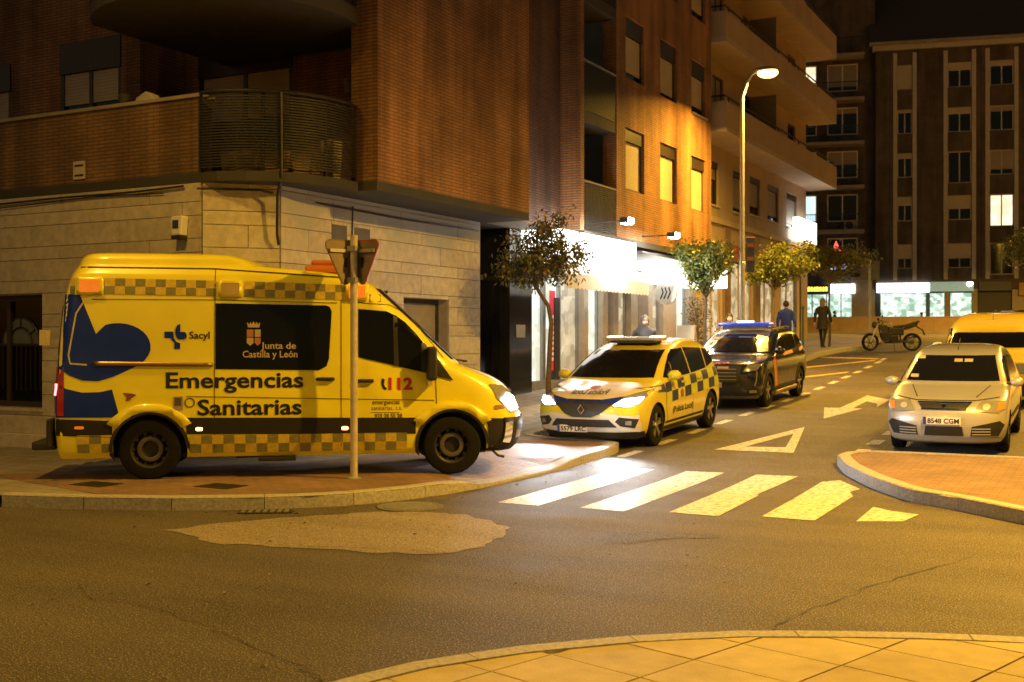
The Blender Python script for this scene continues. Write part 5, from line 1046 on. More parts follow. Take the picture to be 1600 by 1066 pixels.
# ---------------------------------------------------------------- dark national police SUV
sv=carthing('national_police_suv','black police SUV with gold flash and blue roof light bar',-7.58,25.5,R(-90),'police car','police cars parked along the kerb')
BK=paint('police_black',(.012,.012,.016),.22); SILV=paint('roof_sand',(.40,.33,.22),.3,.3); GOLD=pm('flash_gold',(.55,.28,.05),.35); REDF=pm('flash_red',(.40,.02,.02),.35)
S=Stack([(.20,2.02,-2.0,.80,.4,.3),(.30,2.14,-2.1,.88,.44,.3),(.50,2.19,-2.15,.92,.46,.3),(.74,2.20,-2.16,.928,.48,.32),(.90,2.16,-2.15,.925,.5,.32),(.98,2.03,-2.14,.92,.52,.33),(1.02,1.75,-2.13,.912,.5,.33),(1.06,1.35,-2.12,.90,.46,.34),(1.10,1.08,-2.11,.885,.42,.34),(1.16,.98,-2.10,.862,.4,.35),(1.30,.72,-2.04,.81,.4,.38),(1.42,.46,-1.95,.765,.42,.4),(1.51,.2,-1.84,.72,.44,.42),(1.57,-.1,-1.70,.67,.45,.45),(1.61,-.45,-1.45,.58,.4,.4),(1.63,-.7,-1.2,.45,.25,.25)],2.5)
carbody(S,[(1.32,.345,.39),(-1.355,.345,.39)],BK,sv)
for x in (1.32,-1.355):
    for sg in (-1,1): wheel(sv,x,sg*.80,.345,.22,sg,'alloy')
ff=S.front
drape('windscreen',[(-.76,1.15),(.76,1.15),(.63,1.49),(-.63,1.49)],ff(.006),DG_,sv,step=.07)
drape('roof_front',[(-.60,1.515),(.60,1.515),(.50,1.59),(-.50,1.59)],ff(.004),SILV,sv,step=.05)
drape('grille',[(-.48,.58),(.48,.58),(.56,.92),(-.56,.92)],ff(.008),BLKP,sv)
for z in (.64,.71,.78,.85): drape('grille_bar',[(-.46,z-.008),(.46,z-.008),(.46,z+.008),(-.46,z+.008)],ff(.016),GREYM,sv)
text('bonnet_lettering','POLICIA',.12,lambda u,v:ff(.010)(-.3+u,.955+v*.35),REDF,sv,bold=.004,width=.60)
for a,b,m_ in ((-.40,-.18,REDF),(-.10,.0,REDF),(.06,.30,GOLD)): drape('grille_badge',[(a,.86),(b,.86),(b,.90),(a,.90)],ff(.02),m_,sv)
drape('bumper_lip',[(-.82,.24),(.82,.24),(.84,.30),(-.84,.30)],ff(.012),GREYM,sv)
MB().box(S.F(0,.5)+.01,S.F(0,.5)+.02,-.36,.16,.47,.58).build('number_plate',pm('plate_dim',(.42,.32,.22),.5),sv,bevel=.004)
for sg in (-1,1):
    f1,f2=S.side(sg,.005),S.side(sg,.008)
    drape('side_window',[(.76,1.15),(-.35,1.13),(-.36,1.50),(.0,1.495),(.24,1.42),(.50,1.30)],S.side(sg,.008),DG_,sv,step=.05); drape('side_window',[(-.42,1.13),(-1.2,1.16),(-1.25,1.47),(-.42,1.505)],f1,DG_,sv); drape('quarter_window',[(-1.31,1.18),(-1.78,1.28),(-1.66,1.42),(-1.36,1.46)],f1,DG_,sv)
    drape('a_pillar',[(.93,1.155),(.83,1.15),(.54,1.32),(.28,1.44),(.04,1.515),(.14,1.525),(.38,1.44),(.66,1.31)],S.side(sg,.007),SILV,sv,step=.03)
    drape('headlight',[(sg*.60,.80),(sg*.84,.82),(sg*.90,.95),(sg*.66,.93)],ff(.010),LENS,sv,step=.05); strips('daylight_fang',[[(sg*.84,.80),(sg*.83,.62),(sg*.80,.5)]],.012,ff(.012),LENS,sv)
    drape('fog_lamp',[(sg*.70,.36),(sg*.82,.36),(sg*.82,.42),(sg*.70,.42)],ff(.02),LENS,sv)
    drape('gold_flash',[(1.02,1.06),(.84,1.06),(.66,.40),(.84,.40)],f1,GOLD,sv); drape('red_flash',[(.84,1.06),(.76,1.06),(.58,.40),(.66,.40)],f1,REDF,sv)
    drape('gold_squares',[(.10,1.10),(-.75,1.12),(-.75,1.05),(.10,1.03)],f2,GOLD,sv); drape('gold_badge',[(-1.35,1.12),(-1.72,1.17),(-1.72,1.10),(-1.35,1.05)],f2,GOLD,sv)
    drape('sill_trim',[(.92,.24),(-.98,.24),(-.98,.42),(.92,.42)],f1,BLKP,sv); drape('side_step',[(.85,.26),(-.9,.26),(-.9,.34),(.85,.34)],S.side(sg,.05),pm('step_steel',(.4,.33,.2),.3,.7),sv,thick=.04)
    for xw in (1.32,-1.355): drape('arch_trim',[(xw+.45*math.cos(R(t)),.345+.45*math.sin(R(t))) for t in range(-5,186,12)]+[(xw+.385*math.cos(R(t)),.345+.385*math.sin(R(t))) for t in range(185,-6,-12)],f2,BLKP,sv)
    mirror(sv,.74,.86,1.17,sg,BK); seams(S,(sg,),[[(.93,1.1),(.93,.6),(.80,.42)],[(-.38,1.1),(-.40,.42)]],sv,mat=GREYM,w=.003)
    MB().tube([(-1.5,sg*.60,1.60),(-1.3,sg*.62,1.645),(.0,sg*.64,1.62),(.15,sg*.64,1.57)],.018,8).build('roof_rail',CHROME,sv,smooth=True)
rl=MB().box(-.30,.08,-.60,.60,1.68,1.76).build('light_bar',pm('bar_blue',(.02,.06,.55),.2,emit=(.05,.12,1),es=.3),sv,bevel=.03); MB().box(-.25,.05,-.16,.16,1.76,1.80).build('bar_lamp',MATS['bar_glow'],rl,bevel=.01); MB().box(-.2,.0,-.5,.5,1.60,1.68).build('bar_foot',GREYM,rl)
MB().box(-1.7,1.6,-.6,.6,.16,.24).build('underbody',BLKP,sv)
# ---------------------------------------------------------------- silver hatchback
sc=carthing('silver_hatchback','silver five door hatchback parked behind the red paved build-out',-2.36,19.75,R(-89),'car')
SV=paint('silver_paint',(.52,.51,.49),.3,.35); S=Stack([(.17,1.80,-1.80,.70,.35,.3),(.24,1.93,-1.88,.78,.4,.3),(.36,1.98,-1.93,.82,.44,.3),(.50,2.0,-1.95,.84,.46,.32),(.62,1.98,-1.95,.845,.48,.32),(.72,1.92,-1.94,.845,.5,.33),(.80,1.76,-1.93,.84,.52,.33),(.86,1.52,-1.92,.832,.5,.33),(.92,1.25,-1.91,.82,.46,.34),(.97,1.02,-1.90,.805,.42,.34),(1.06,.86,-1.87,.775,.4,.35),(1.20,.60,-1.80,.725,.4,.36),(1.32,.36,-1.71,.675,.4,.38),(1.40,.15,-1.60,.635,.42,.4),(1.455,-.1,-1.45,.58,.42,.42),(1.495,-.4,-1.2,.48,.35,.35),(1.51,-.6,-1.0,.38,.2,.2)],2.5)
carbody(S,[(1.17,.295,.335),(-1.33,.295,.335)],SV,sc)
for x in (1.17,-1.33):
    for sg in (-1,1): wheel(sc,x,sg*.735,.295,.19,sg,'ten')
ff=S.front
drape('windscreen',[(-.675,1.015),(.675,1.015),(.56,1.37),(-.56,1.37)],ff(.006),DG_,sc,step=.07)
drape('upper_grille',[(-.30,.69),(.30,.69),(.36,.755),(-.36,.755)],ff(.008),BLKP,sc); strips('grille_rim',[[(-.37,.765),(.37,.765)],[(-.31,.68),(.31,.68)]],.010,ff(.014),CHROME,sc)
drape('grille_badge',[(-.035,.72),(0,.74),(.035,.72),(0,.70)],ff(.02),CHROME,sc)
drape('lower_grille',[(-.27,.30),(.27,.30),(.25,.44),(-.25,.44)],ff(.010),BLKP,sc); drape('bumper_lip',[(-.74,.215),(.74,.215),(.78,.275),(-.78,.275)],ff(.014),SV,sc)
plate(sc,S,-.02,.52,'8548 CGM')
for sg in (-1,1):
    f1,f2=S.side(sg,.005),S.side(sg,.008)
    drape('headlight',[(sg*.40,.66),(sg*.72,.63),(sg*.80,.68),(sg*.80,.78),(sg*.50,.80)],ff(.010),LENS,sc,step=.05); drape('indicator',[(sg*.70,.66),(sg*.79,.68),(sg*.79,.76),(sg*.72,.76)],ff(.015),AMBER,sc,step=.05); drape('reflector',[(sg*.565+.05*math.cos(R(t)),.715+.038*math.sin(R(t))) for t in range(0,360,30)],ff(.015),pm('reflector_silver',(.7,.68,.62),.3,.4),sc,step=.05)
    drape('bumper_intake',[(sg*.36,.30),(sg*.72,.30),(sg*.80,.46),(sg*.74,.52),(sg*.38,.44)],ff(.008),BLKP,sc,step=.06)
    for z in (.33,.37,.41): drape('intake_bar',[(sg*.38,z-.008),(sg*.62,z-.008),(sg*.62,z+.008),(sg*.38,z+.008)],ff(.016),SV,sc)
    strips('bonnet_crease',[[(sg*.30,.70),(sg*.42,.84),(sg*.56,.96)]],.006,ff(.004),SEAMK,sc)
    drape('side_window',[(.70,1.0),(-.35,.985),(-.36,1.35),(.0,1.35),(.18,1.29),(.40,1.18)],S.side(sg,.008),DG_,sc,step=.05); drape('side_window',[(-.42,.985),(-1.25,1.03),(-1.30,1.30),(-.42,1.355)],f1,DG_,sc)
    seams(S,(sg,),[[(.85,.97),(.85,.5),(.75,.3)],[(-.38,.97),(-.40,.3)],[(-1.15,1.0),(-1.1,.6)]],sc); mirror(sc,.72,.79,1.0,sg,SV,.85)
    drape('rub_strip',[(.8,.46),(-1.0,.46),(-1.0,.52),(.8,.52)],f2,BLKP,sc)
strips('bonnet_edge',[[(-.72,.83),(-.4,.795),(.4,.795),(.72,.83)]],.005,ff(.004),SEAMK,sc)
STK=pm('sticker_cream',(.45,.40,.25),.5)
for (y,z) in ((-.52,1.34),(-.56,1.08),(.05,1.30),(.2,1.30)): drape('windscreen_sticker',[(y-.06,z-.022),(y+.06,z-.022),(y+.06,z+.022),(y-.06,z+.022)],ff(.009),STK,sc)
MB().cyl((-.05,0,1.45),(-.35,0,1.62),.006).build('roof_aerial',BLKP,sc); MB().box(-1.5,1.4,-.5,.5,.14,.2).build('underbody',BLKP,sc)
# ---------------------------------------------------------------- yellow van behind it
yv=carthing('yellow_van','yellow delivery van with black windscreen parked behind the silver hatchback',-2.5,26.9,R(-90),'van')
YV=paint('van_yellow',(.66,.50,.02),.38); S=Stack([(.2,1.95,-2.0,.80,.4,.15),(.4,2.08,-2.08,.88,.45,.15),(.7,2.08,-2.1,.905,.5,.15),(.95,1.95,-2.1,.905,.5,.15),(1.04,1.62,-2.1,.90,.48,.15),(1.12,1.30,-2.1,.89,.45,.15),(1.2,1.16,-2.09,.88,.4,.15),(1.45,.86,-2.07,.85,.4,.16),(1.62,.60,-2.05,.82,.42,.18),(1.70,.30,-2.03,.79,.45,.2),(1.78,-.15,-2.0,.74,.45,.25),(1.83,-.6,-1.92,.66,.4,.3),(1.85,-1.0,-1.8,.5,.3,.3)],2.6)
carbody(S,[(1.3,.31,.36),(-1.38,.31,.36)],YV,yv)
for x in (1.3,-1.38):
    for sg in (-1,1): wheel(yv,x,sg*.79,.31,.19,sg,'ten')
ff=S.front; drape('windscreen',[(-.76,1.2),(.76,1.2),(.71,1.5),(-.71,1.5)],ff(.006),DG_,yv,step=.07); drape('grille',[(-.4,.7),(.4,.7),(.44,.86),(-.44,.86)],ff(.01),BLKP,yv); drape('front_bumper',[(-.84,.28),(.84,.28),(.86,.56),(-.86,.56)],ff(.01),BLKP,yv)
for sg in (-1,1):
    f1=S.side(sg,.005); drape('headlight',[(sg*.52,.74),(sg*.82,.72),(sg*.86,.92),(sg*.6,.92)],ff(.01),LENS,yv,step=.05); drape('side_window',[(.98,1.2),(.2,1.17),(.2,1.6),(.5,1.58),(.75,1.42)],f1,DG_,yv); mirror(yv,.85,.88,1.22,sg,WHITE); seams(S,(sg,),[[(1.0,1.15),(1.0,.5)],[(.14,1.65),(.14,.4)],[(-.9,1.65),(-.9,.4)]],yv)
strips('roof_seam',[[(0,1.62),(0,1.76)]],.008,ff(.004),SEAMK,yv); MB().cyl((.1,0,1.72),(-.1,0,1.92),.006).build('roof_aerial',BLKP,yv); MB().box(-1.5,1.4,-.5,.5,.15,.22).build('underbody',BLKP,yv)
# ---------------------------------------------------------------- dark car further up
dk=carthing('dark_parked_car','black car glimpsed above the roof of the yellow van',-2.55,33.5,R(-90),'car')
DKP=paint('dark_paint',(.012,.012,.013),.2); S=Stack([(.2,2.0,-2.0,.80,.4,.3),(.5,2.15,-2.12,.9,.45,.3),(.8,2.1,-2.12,.91,.5,.3),(.98,1.6,-2.1,.9,.5,.3),(1.08,1.1,-2.08,.88,.45,.3),(1.3,.7,-2.0,.80,.4,.35),(1.5,.3,-1.85,.72,.45,.4),(1.6,-.05,-1.6,.62,.4,.4),(1.65,-.4,-1.3,.48,.3,.3)],2.5)
carbody(S,[(1.32,.34,.38),(-1.36,.34,.38)],DKP,dk)
for x in (1.32,-1.36):
    for sg in (-1,1): wheel(dk,x,sg*.79,.34,.21,sg,'alloy')
ff=S.front; drape('windscreen',[(-.74,1.12),(.74,1.12),(.6,1.48),(-.6,1.48)],ff(.006),DG_,dk,step=.07)
for sg in (-1,1): drape('headlight',[(sg*.5,.72),(sg*.82,.72),(sg*.86,.86),(sg*.6,.86)],ff(.01),LENS,dk,step=.05); drape('side_window',[(.8,1.1),(-1.2,1.1),(-1.2,1.45),(.0,1.5),(.4,1.38)],S.side(sg,.005),DG_,dk); MB().tube([(-1.4,sg*.6,1.6),(-1.2,sg*.62,1.66),(-.1,sg*.62,1.63),(.05,sg*.62,1.56)],.018,8).build('roof_rail',CHROME,dk,smooth=True)
# ---------------------------------------------------------------- motorcycle
mz=zr(41.1)+.004
mo=thing('motorcycle','dark naked motorcycle with cream tank on its side stand at the kerb','motorcycle',(-7.1,41.2,mz),R(196),rot=Euler((R(-7),0,R(196))))
def mwheel(x,r,w,steer=0):
    t=MB().lathe([(r*.80,-w/2),(r*.93,-w/2),(r,-w*.2),(r,w*.2),(r*.93,w/2),(r*.80,w/2),(r*.80,-w/2)],(0,0,0),'y',32).build('wheel',RUBBER,mo,smooth=35); t.location=(x,0,r); t.rotation_euler=(0,0,steer)
    MB().lathe([(r*.72,-.03),(r*.80,-.04),(r*.80,.04),(r*.72,.03),(r*.72,-.03)],(0,0,0),'y',32).build('rim',DARKM,t,smooth=35); m=MB()
    for k in range(6): a=PI/3*k; m.cyl((.04*math.cos(a),0,.04*math.sin(a)),(r*.75*math.cos(a),0,r*.75*math.sin(a)),.016,n=6)
    m.cyl((0,-.06,0),(0,.06,0),.05); m.build('spokes',DARKM,t); MB().lathe([(.09,.05),(.15,.05),(.15,.058),(.09,.058),(.09,.05)],(0,0,0),'y',24).build('brake_disc',GREYM,t); return t
mwheel(.70,.31,.12,R(22)); mwheel(-.68,.31,.15)
for sg in (-1,1): MB().tube([(.70,sg*.09,.31),(.58,sg*.09,.62),(.44,sg*.09,.98)],.027,8).build('fork_leg',pm('fork_pale',(.55,.50,.42),.35,.5),mo,smooth=True)
MB().tube([(.44,-.13,.98),(.40,-.12,1.0),(.40,.12,1.0),(.44,.13,.98)],.02,8).build('fork_yoke',DARKM,mo); MB().tube([(.30,-.38,1.02),(.38,-.25,1.08),(.40,0,1.04),(.38,.25,1.08),(.30,.38,1.02)],.014,8).build('handlebar',DARKM,mo,smooth=True)
MB().ball((.56,0,.90),.10,.11,.12).build('headlamp',BLKP,mo,smooth=True); MB().ball((.44,0,1.10),.05,.10,.06).build('instruments',BLKP,mo,smooth=True)
MB().add([(.34,-.10,.86),(.34,.10,.86),(-.06,.12,.80),(-.06,-.12,.80),(.30,-.13,.98),(.30,.13,.98),(.02,.14,.96),(.02,-.14,.96),(.24,-.06,1.03),(.24,.06,1.03),(.04,.06,1.0),(.04,-.06,1.0)],[(0,3,2,1),(0,1,5,4),(1,2,6,5),(2,3,7,6),(3,0,4,7),(4,5,9,8),(5,6,10,9),(6,7,11,10),(7,4,8,11),(8,9,10,11)]).build('tank',pm('tank_cream',(.30,.25,.15),.3,coat=1),mo,smooth=50,bevel=.02)
MB().add([(-.04,-.12,.80),(-.04,.12,.80),(-.50,.11,.84),(-.50,-.11,.84),(-.05,-.11,.86),(-.05,.11,.86),(-.45,.12,.90),(-.45,-.12,.90),(-.92,-.07,1.0),(-.92,.07,1.0),(-.9,.07,1.05),(-.9,-.07,1.05)],[(0,3,2,1),(0,1,5,4),(1,2,6,5),(3,0,4,7),(4,5,6,7),(2,3,8,9),(6,10,11,7),(2,9,10,6),(3,7,11,8),(8,11,10,9)]).build('seat',BLKP,mo,bevel=.02)
MB().add([(-.42,-.10,.72),(-.42,.10,.72),(-.82,.08,.86),(-.82,-.08,.86),(-.42,-.11,.84),(-.42,.11,.84),(-.86,.08,.97),(-.86,-.08,.97)],[(0,3,2,1),(0,1,5,4),(1,2,6,5),(2,3,7,6),(3,0,4,7),(4,5,6,7)]).build('tail_panel',BLKP,mo,bevel=.02)
MB().tube([(-.80,0,.86),(-1.02,0,.72),(-1.08,0,.55)],.03,8).build('rear_mudguard',BLKP,mo); MB().box(.02,.34,-.16,.16,.36,.66).build('engine',DARKM,mo,bevel=.04); MB().box(-.22,.04,-.14,.14,.32,.56).build('gearbox',DARKM,mo,bevel=.03)
MB().tube([(.44,0,.92),(.30,0,.80),(.0,0,.78),(-.28,0,.60),(-.30,0,.36)],.032,8).tube([(.42,0,.84),(.36,0,.5),(.22,0,.30),(-.28,0,.34)],.025,8).build('frame',BLKP,mo,smooth=True); MB().tube([(-.26,.11,.36),(-.68,.11,.31)],.035,8).tube([(-.26,-.11,.36),(-.68,-.11,.31)],.035,8).build('swing_arm',DARKM,mo)
MB().box(-.40,.10,-.13,.13,.55,.82).build('side_cover',BLKP,mo,bevel=.04); MB().add([(.46,-.14,.9),(.46,.14,.9),(.30,.17,.62),(.30,-.17,.62),(.16,-.16,.9),(.16,.16,.9),(.08,.17,.62),(.08,-.17,.62)],[(0,1,2,3),(4,7,6,5),(0,3,7,4),(1,5,6,2),(0,4,5,1),(3,2,6,7)]).build('tank_shroud',BLKP,mo,bevel=.02)
MB().tube([(.3,-.14,.42),(.2,-.16,.26),(-.3,-.17,.28),(-.55,-.18,.38),(-.85,-.19,.48)],[.02,.02,.03,.05,.05],8).build('exhaust',GREYM,mo,smooth=True); MB().tube([(-.05,.14,.34),(-.10,.30,.0)],.012,6).build('side_stand',DARKM,mo)
for sg in (-1,1): MB().tube([(.36,sg*.28,1.07),(.34,sg*.33,1.2)],.007,6).ball((.34,sg*.34,1.24),.03,.06,.04,8,6).build('mirror',BLKP,mo)
MB().add([(.86,-.06,.60),(.86,.06,.60),(.52,.06,.62),(.52,-.06,.62),(.70,-.065,.66),(.70,.065,.66)],[(0,1,5,4),(4,5,2,3)]).build('front_mudguard',BLKP,mo)
# ------------------------------------------------------------------ street lamps
LENSL=pm('sodium_lens',(1,.8,.4),.3,emit=(1,.60,.14),es=7)
def street_lamp(x,y,z,rz,label,power,h=8.75,reach=.75,grp='sodium street lamps',spread=158):
    t=thing('street_lamp',label,'street lamp',(x,y,z),rz,grp)
    MB().lathe([(0,0),(.15,0),(.15,.02),(.10,.04),(.095,1.0),(.085,1.05),(.08,1.1)],n=16).build('base',GALV,t,smooth=35)
    MB().tube([(0,0,1.0),(0,0,h*.5),(0,0,h-.7)],[.078,.065,.055],12).build('pole',GALV,t,smooth=True)
    MB().tube([(0,0,h-.72),(.02,0,h-.6),(.12,0,h-.3),(.22,0,h-.1),(.34,0,h-.02)],[.055,.05,.045,.04,.04],10).build('arm',GALV,t,smooth=True)
    hd_=MB().ball((reach,0,h+.03),.31,.15,.08,18,10).build('lamp_head',GREYM,t,smooth=True); MB().ball((reach+.05,0,h-.06),.27,.15,.14,18,8).build('lens',LENSL,hd_,smooth=True)
    lamp('sodium_lamp','AREA',(reach+.05,0,h-.22),power,SOD,t,rot=(0,0,0),size=.35,spot=R(spread)); return t
street_lamp(-8.82,29.4,zp(-8.82,29.4),R(15),'tall grey street lamp lit amber beside the dark police car',1300,8.05,.6)
street_lamp(3.0,32,zr(32)+.14,PI,'lit street lamp on the far kerb across from the brick windows',3000,8.0)
street_lamp(1.9,13.0,.14,R(185),'lit street lamp on the red build-out beside the crossing',2600,8.4,spread=170)
street_lamp(-11.7,8.25,zp(-11.7,8.9),R(-15),'lit street lamp on the kerb of the left side street',220,8.4)
street_lamp(-4.5,-9,.13,R(90),'lit street lamp on the pavement behind the photographer',2400,8.6,spread=152)
street_lamp(1.5,58,zr(58)+.14,R(160),'lit street lamp by the far low wall beyond parked cars',11000,8.4)
ps=thing('pole_sign','small blue sign plate fixed to the street lamp pole','sign',(-8.82,29.4,4.05),R(28))
MB().box(.10,.32,-.02,.02,-.45,.45).build('plate',pm('sign_blue',(.03,.04,.12),.5),ps,bevel=.01)
for z in (.25,-.1): MB().box(.12,.30,-.026,-.0205,z-.05,z+.05).build('symbol',pm('sign_brownred',(.25,.08,.05),.5),ps)
MB().box(-.09,.10,-.03,.03,.3,.34).build('bracket',GALV,ps); MB().box(.09,.33,-.021,.021,.45,.47).build('top_edge',AMBER,ps)
# ------------------------------------------------------------------ give-way sign pole seen from behind
gp=thing('give_way_sign','white pole with two give way triangles seen from behind','road sign',(-8.24,11.42,zp(-8.24,11.42)))
MB().tube([(0,0,0),(0.0,0,1.5),(.0,0,2.95)],.045,14).build('pole',pm('pole_cream',(.50,.45,.35),.5,var=.15,vs=14),gp,smooth=True)
MB().lathe([(0,0),(.09,0),(.09,.015),(.05,.03)],n=14).build('base_collar',GALV,gp)
TB=pm('sign_back',(.22,.17,.12),.5,.3,var=.15); TR=pm('sign_red_edge',(.35,.06,.04),.5)
for rz,dx in ((R(-20),-.17),(R(82),.17)):
    ex,ey=math.cos(R(28)),math.sin(R(28)); Pm=Matrix.Translation((ex*dx*.62-(-ey)*0,ey*dx*.62,2.62))@Matrix.Rotation(R(28)+(R(38) if dx<0 else R(-38)),4,'Z')
    # rounded triangle, point down
    pts=[]
    for (cx_,cz_,a0) in ((-.205,.205,90),(0,-.20,210),(.205,.205,330)):
        for i in range(5): t=R(a0+120*i/4); pts.append((cx_+.06*math.cos(t),cz_+.06*math.sin(t)))
    m=MB().prism(pts,-.008,.008,'y'); m.v=[tuple(Pm@Vector(v)) for v in m.v]; tb=m.build('triangle_back',TB,gp)
    m=MB()
    for k in range(len(pts)):
        p,q=pts[k],pts[(k+1)%len(pts)]; m.cyl((p[0],0,p[1]),(q[0],0,q[1]),.011,n=6)
    m.v=[tuple(Pm@Vector(v)) for v in m.v]; m.build('rolled_edge',TR if dx>0 else TB,tb)
    m=MB().box(-.02,.02,-.016,-.009,-.06,.06); m.v=[tuple(Pm@Vector(v)) for v in m.v]; m.build('bracket_plate',DARKM,tb)
    m=MB().box(-.22,.22,-.03,-.009,.12,.16); m.v=[tuple(Pm@Vector(v)) for v in m.v]; m.build('bracket_rail',GALV,tb)
MB().box(-.06,.06,-.06,.06,2.38,2.44).build('clamp',GALV,gp); MB().box(-.06,.06,-.06,.06,2.76,2.82).build('clamp',GALV,gp)
fp=thing('plain_sign_pole','grey sign post with two blank plates behind the motorcycle','road sign',(-8.35,44.0,zr(44)+.1),R(20))
MB().cyl((0,0,0),(0,0,3.1),.05,n=12).build('pole',GALV,fp); MB().box(.02,.36,.06,.08,2.35,3.05).build('plate',pm('plate_back',(.12,.125,.13),.6),fp); MB().box(-.36,-.06,-.09,-.07,2.35,3.05).build('plate',MATS['plate_back'],fp)
gb=thing('green_post','slim green post on the pavement beside the blue jacket walker','post',(-9.35,38.0,zp(-9.35,38.0)))
MB().cyl((0,0,0),(0,0,1.5),.035,.03,10).build('post',pm('green_paint',(.02,.07,.045),.5),gb); MB().ball((0,0,1.52),.05).build('cap',MATS['green_paint'],gb)
# ------------------------------------------------------------------ trees
def tree(label,x,y,z,trunk,crowns,n,leaf,cols,tr=.06,seed=1,size=(.05,.02),droop=.3,branches=5,name='street_tree'):
    rnd=random.Random(seed); t=thing(name,label,'tree',(x,y,z),0,'small pavement trees')
    rad=[tr*(1-.45*i/(len(trunk)-1)) for i in range(len(trunk))]; m=MB().tube(trunk,rad,10); top=Vector(trunk[-1]); tw=[]
    for k in range(branches*3):
        c=crowns[k%len(crowns)]; a=Vector((rnd.gauss(0,.42)*c[3],rnd.gauss(0,.42)*c[4],rnd.uniform(-.4,.75)*c[5]))+Vector(c[:3])
        mid=top.lerp(a,.5)+Vector((rnd.uniform(-.08,.08),rnd.uniform(-.08,.08),rnd.uniform(-.05,.12))); m.tube([top-Vector((0,0,.05)),mid,a],[tr*.42,tr*.25,tr*.07],6); tw.append((mid,a))
    m.build('trunk',WOODT,t,smooth=True)
    lists=[MB() for _ in cols]
    # clusters of leaves on twigs, so the crown has dense tufts and gaps
    clus=[]
    for k in range(n//26):
        c=crowns[rnd.randrange(len(crowns))]
        while True:
            u=Vector((rnd.uniform(-1,1),rnd.uniform(-1,1),rnd.uniform(-1,1)))
            if .18<u.length<1 and rnd.random()<.35+.65*u.length: break
        clus.append(Vector((c[0]+u.x*c[3],c[1]+u.y*c[4],c[2]+u.z*c[5])))
    for p0 in clus:
        ci=min(len(cols)-1,int(rnd.random()*len(cols))); rr=rnd.uniform(.06,.15)
        for _ in range(26):
            p=p0+Vector((rnd.gauss(0,rr),rnd.gauss(0,rr),rnd.gauss(0,rr*.8))); d=Vector((rnd.uniform(-1,1),rnd.uniform(-1,1),rnd.uniform(-1,.5)-droop)).normalized(); e=d.orthogonal().normalized(); e=(Matrix.Rotation(rnd.uniform(0,6.28),3,d)@e)
            L_=size[0]*rnd.uniform(.7,1.35); w_=size[1]*rnd.uniform(.7,1.3); q=ci if rnd.random()<.7 else rnd.randrange(len(cols))
            lists[q].add([p,p+d*L_*.5+e*w_,p+d*L_,p+d*L_*.5-e*w_],[(0,1,2,3)])
    cr=None
    for l_,c_ in zip(lists,cols): 
        o=l_.build('crown' if cr is None else 'leaf_tone',c_,t if cr is None else cr); cr=cr or o
    return t
def leafm(n,c): 
    m=pm(n,c,.5,var=.35,vs=12); m.node_tree.nodes['Principled BSDF'].inputs['Subsurface Weight'].default_value=0; return m
LB=[leafm('leaf_olive',(.12,.125,.035)),leafm('leaf_brown',(.15,.105,.03)),leafm('leaf_dark',(.07,.08,.028))]
LG=[leafm('leaf_green',(.13,.17,.035)),leafm('leaf_yellowgreen',(.21,.21,.03)),leafm('leaf_deep',(.08,.11,.03))]
LY=[leafm('leaf_gold',(.28,.25,.03)),leafm('leaf_lime',(.20,.25,.05)),leafm('leaf_mid',(.13,.16,.03))]
tx0,ty0=-9.1,18.5
z0=zp(tx0,ty0)
tree('leaning slender tree with sparse brownish leaves before the black pillar',tx0,ty0,z0,[(0,0,-.1),(.0,0,.8),(.02,.03,1.5),(.05,.02,1.85),(0,0,2.15),(-.16,-.05,2.4),(-.22,-.1,2.55)],[(-.15,-.05,3.1,.62,.55,.55),(-.28,-.1,2.86,.55,.45,.30),(.05,.0,3.45,.38,.38,.58),(-.42,-.2,3.0,.36,.34,.36),(.28,.1,3.0,.38,.38,.36)],4700,0,LB,.055,3,(.085,.020),.4,6)
def far_tree(label,x,y,h,rx,rz_,cols,seed,n=5200,tr=.055,lobes=6):
    rnd=random.Random(seed+50); z=zp(x,y) if x<-8 else zr(y)+.14; cr=[(rnd.gauss(0,.42)*rx,rnd.gauss(0,.42)*rx,h+rnd.uniform(-.35,.5)*rz_,rx*rnd.uniform(.35,.72),rx*rnd.uniform(.35,.72),rz_*rnd.uniform(.35,.7)) for _ in range(lobes+3)]
    return tree(label,x,y,z,[(0,0,-.1),(.02,.01,.6),(-.02,0,1.3),(.01,.02,h-rz_*1.0)],cr,n,0,cols,tr,seed,(.095,.03),.1,6)
far_tree('rounded green tree between the two police cars and the cafe',-9.35,28.0,3.05,.70,.80,LG,11,6500)
far_tree('bright yellow green tree over the dark police car roof',-9.3,34.2,2.95,.95,.68,LY,12,7000)
far_tree('thin trunked tree with broad dull crown near the walking figure',-9.25,41.4,2.9,1.1,.62,[LG[0],LB[1],LB[0]],13,7000,tr=.05)
far_tree('dark leafy tree cut by the right edge above the parked cars',-2.6,43.9,3.3,.95,.85,LG,14,6000)
sh=thing('ivy_wall_plant','dense brown climbing plant on the wall behind the rounded tree','plant',(-10.55,30.9,zp(-10.55,30.9)))
mb=MB(); rnd=random.Random(4)
for _ in range(1500):
    p=Vector((rnd.gauss(0,.1),rnd.uniform(-.7,.7),rnd.uniform(0,1.9))); d=Vector((rnd.uniform(-.4,1),rnd.uniform(-1,1),rnd.uniform(-1,.3))).normalized()*.07; e=d.orthogonal().normalized()*.025; mb.add([p,p+d*.5+e,p+d,p+d*.5-e],[(0,1,2,3)])
mb.build('foliage',LB[1],sh); MB().tube([(0,0,0),(0,.05,.9),(0,-.05,1.8)],.03).build('stem',WOODT,sh)
pl=thing('shop_plant','small green potted plant in front of the shop glass','plant',(-10.5,24.7,zp(-10.5,24.7)))
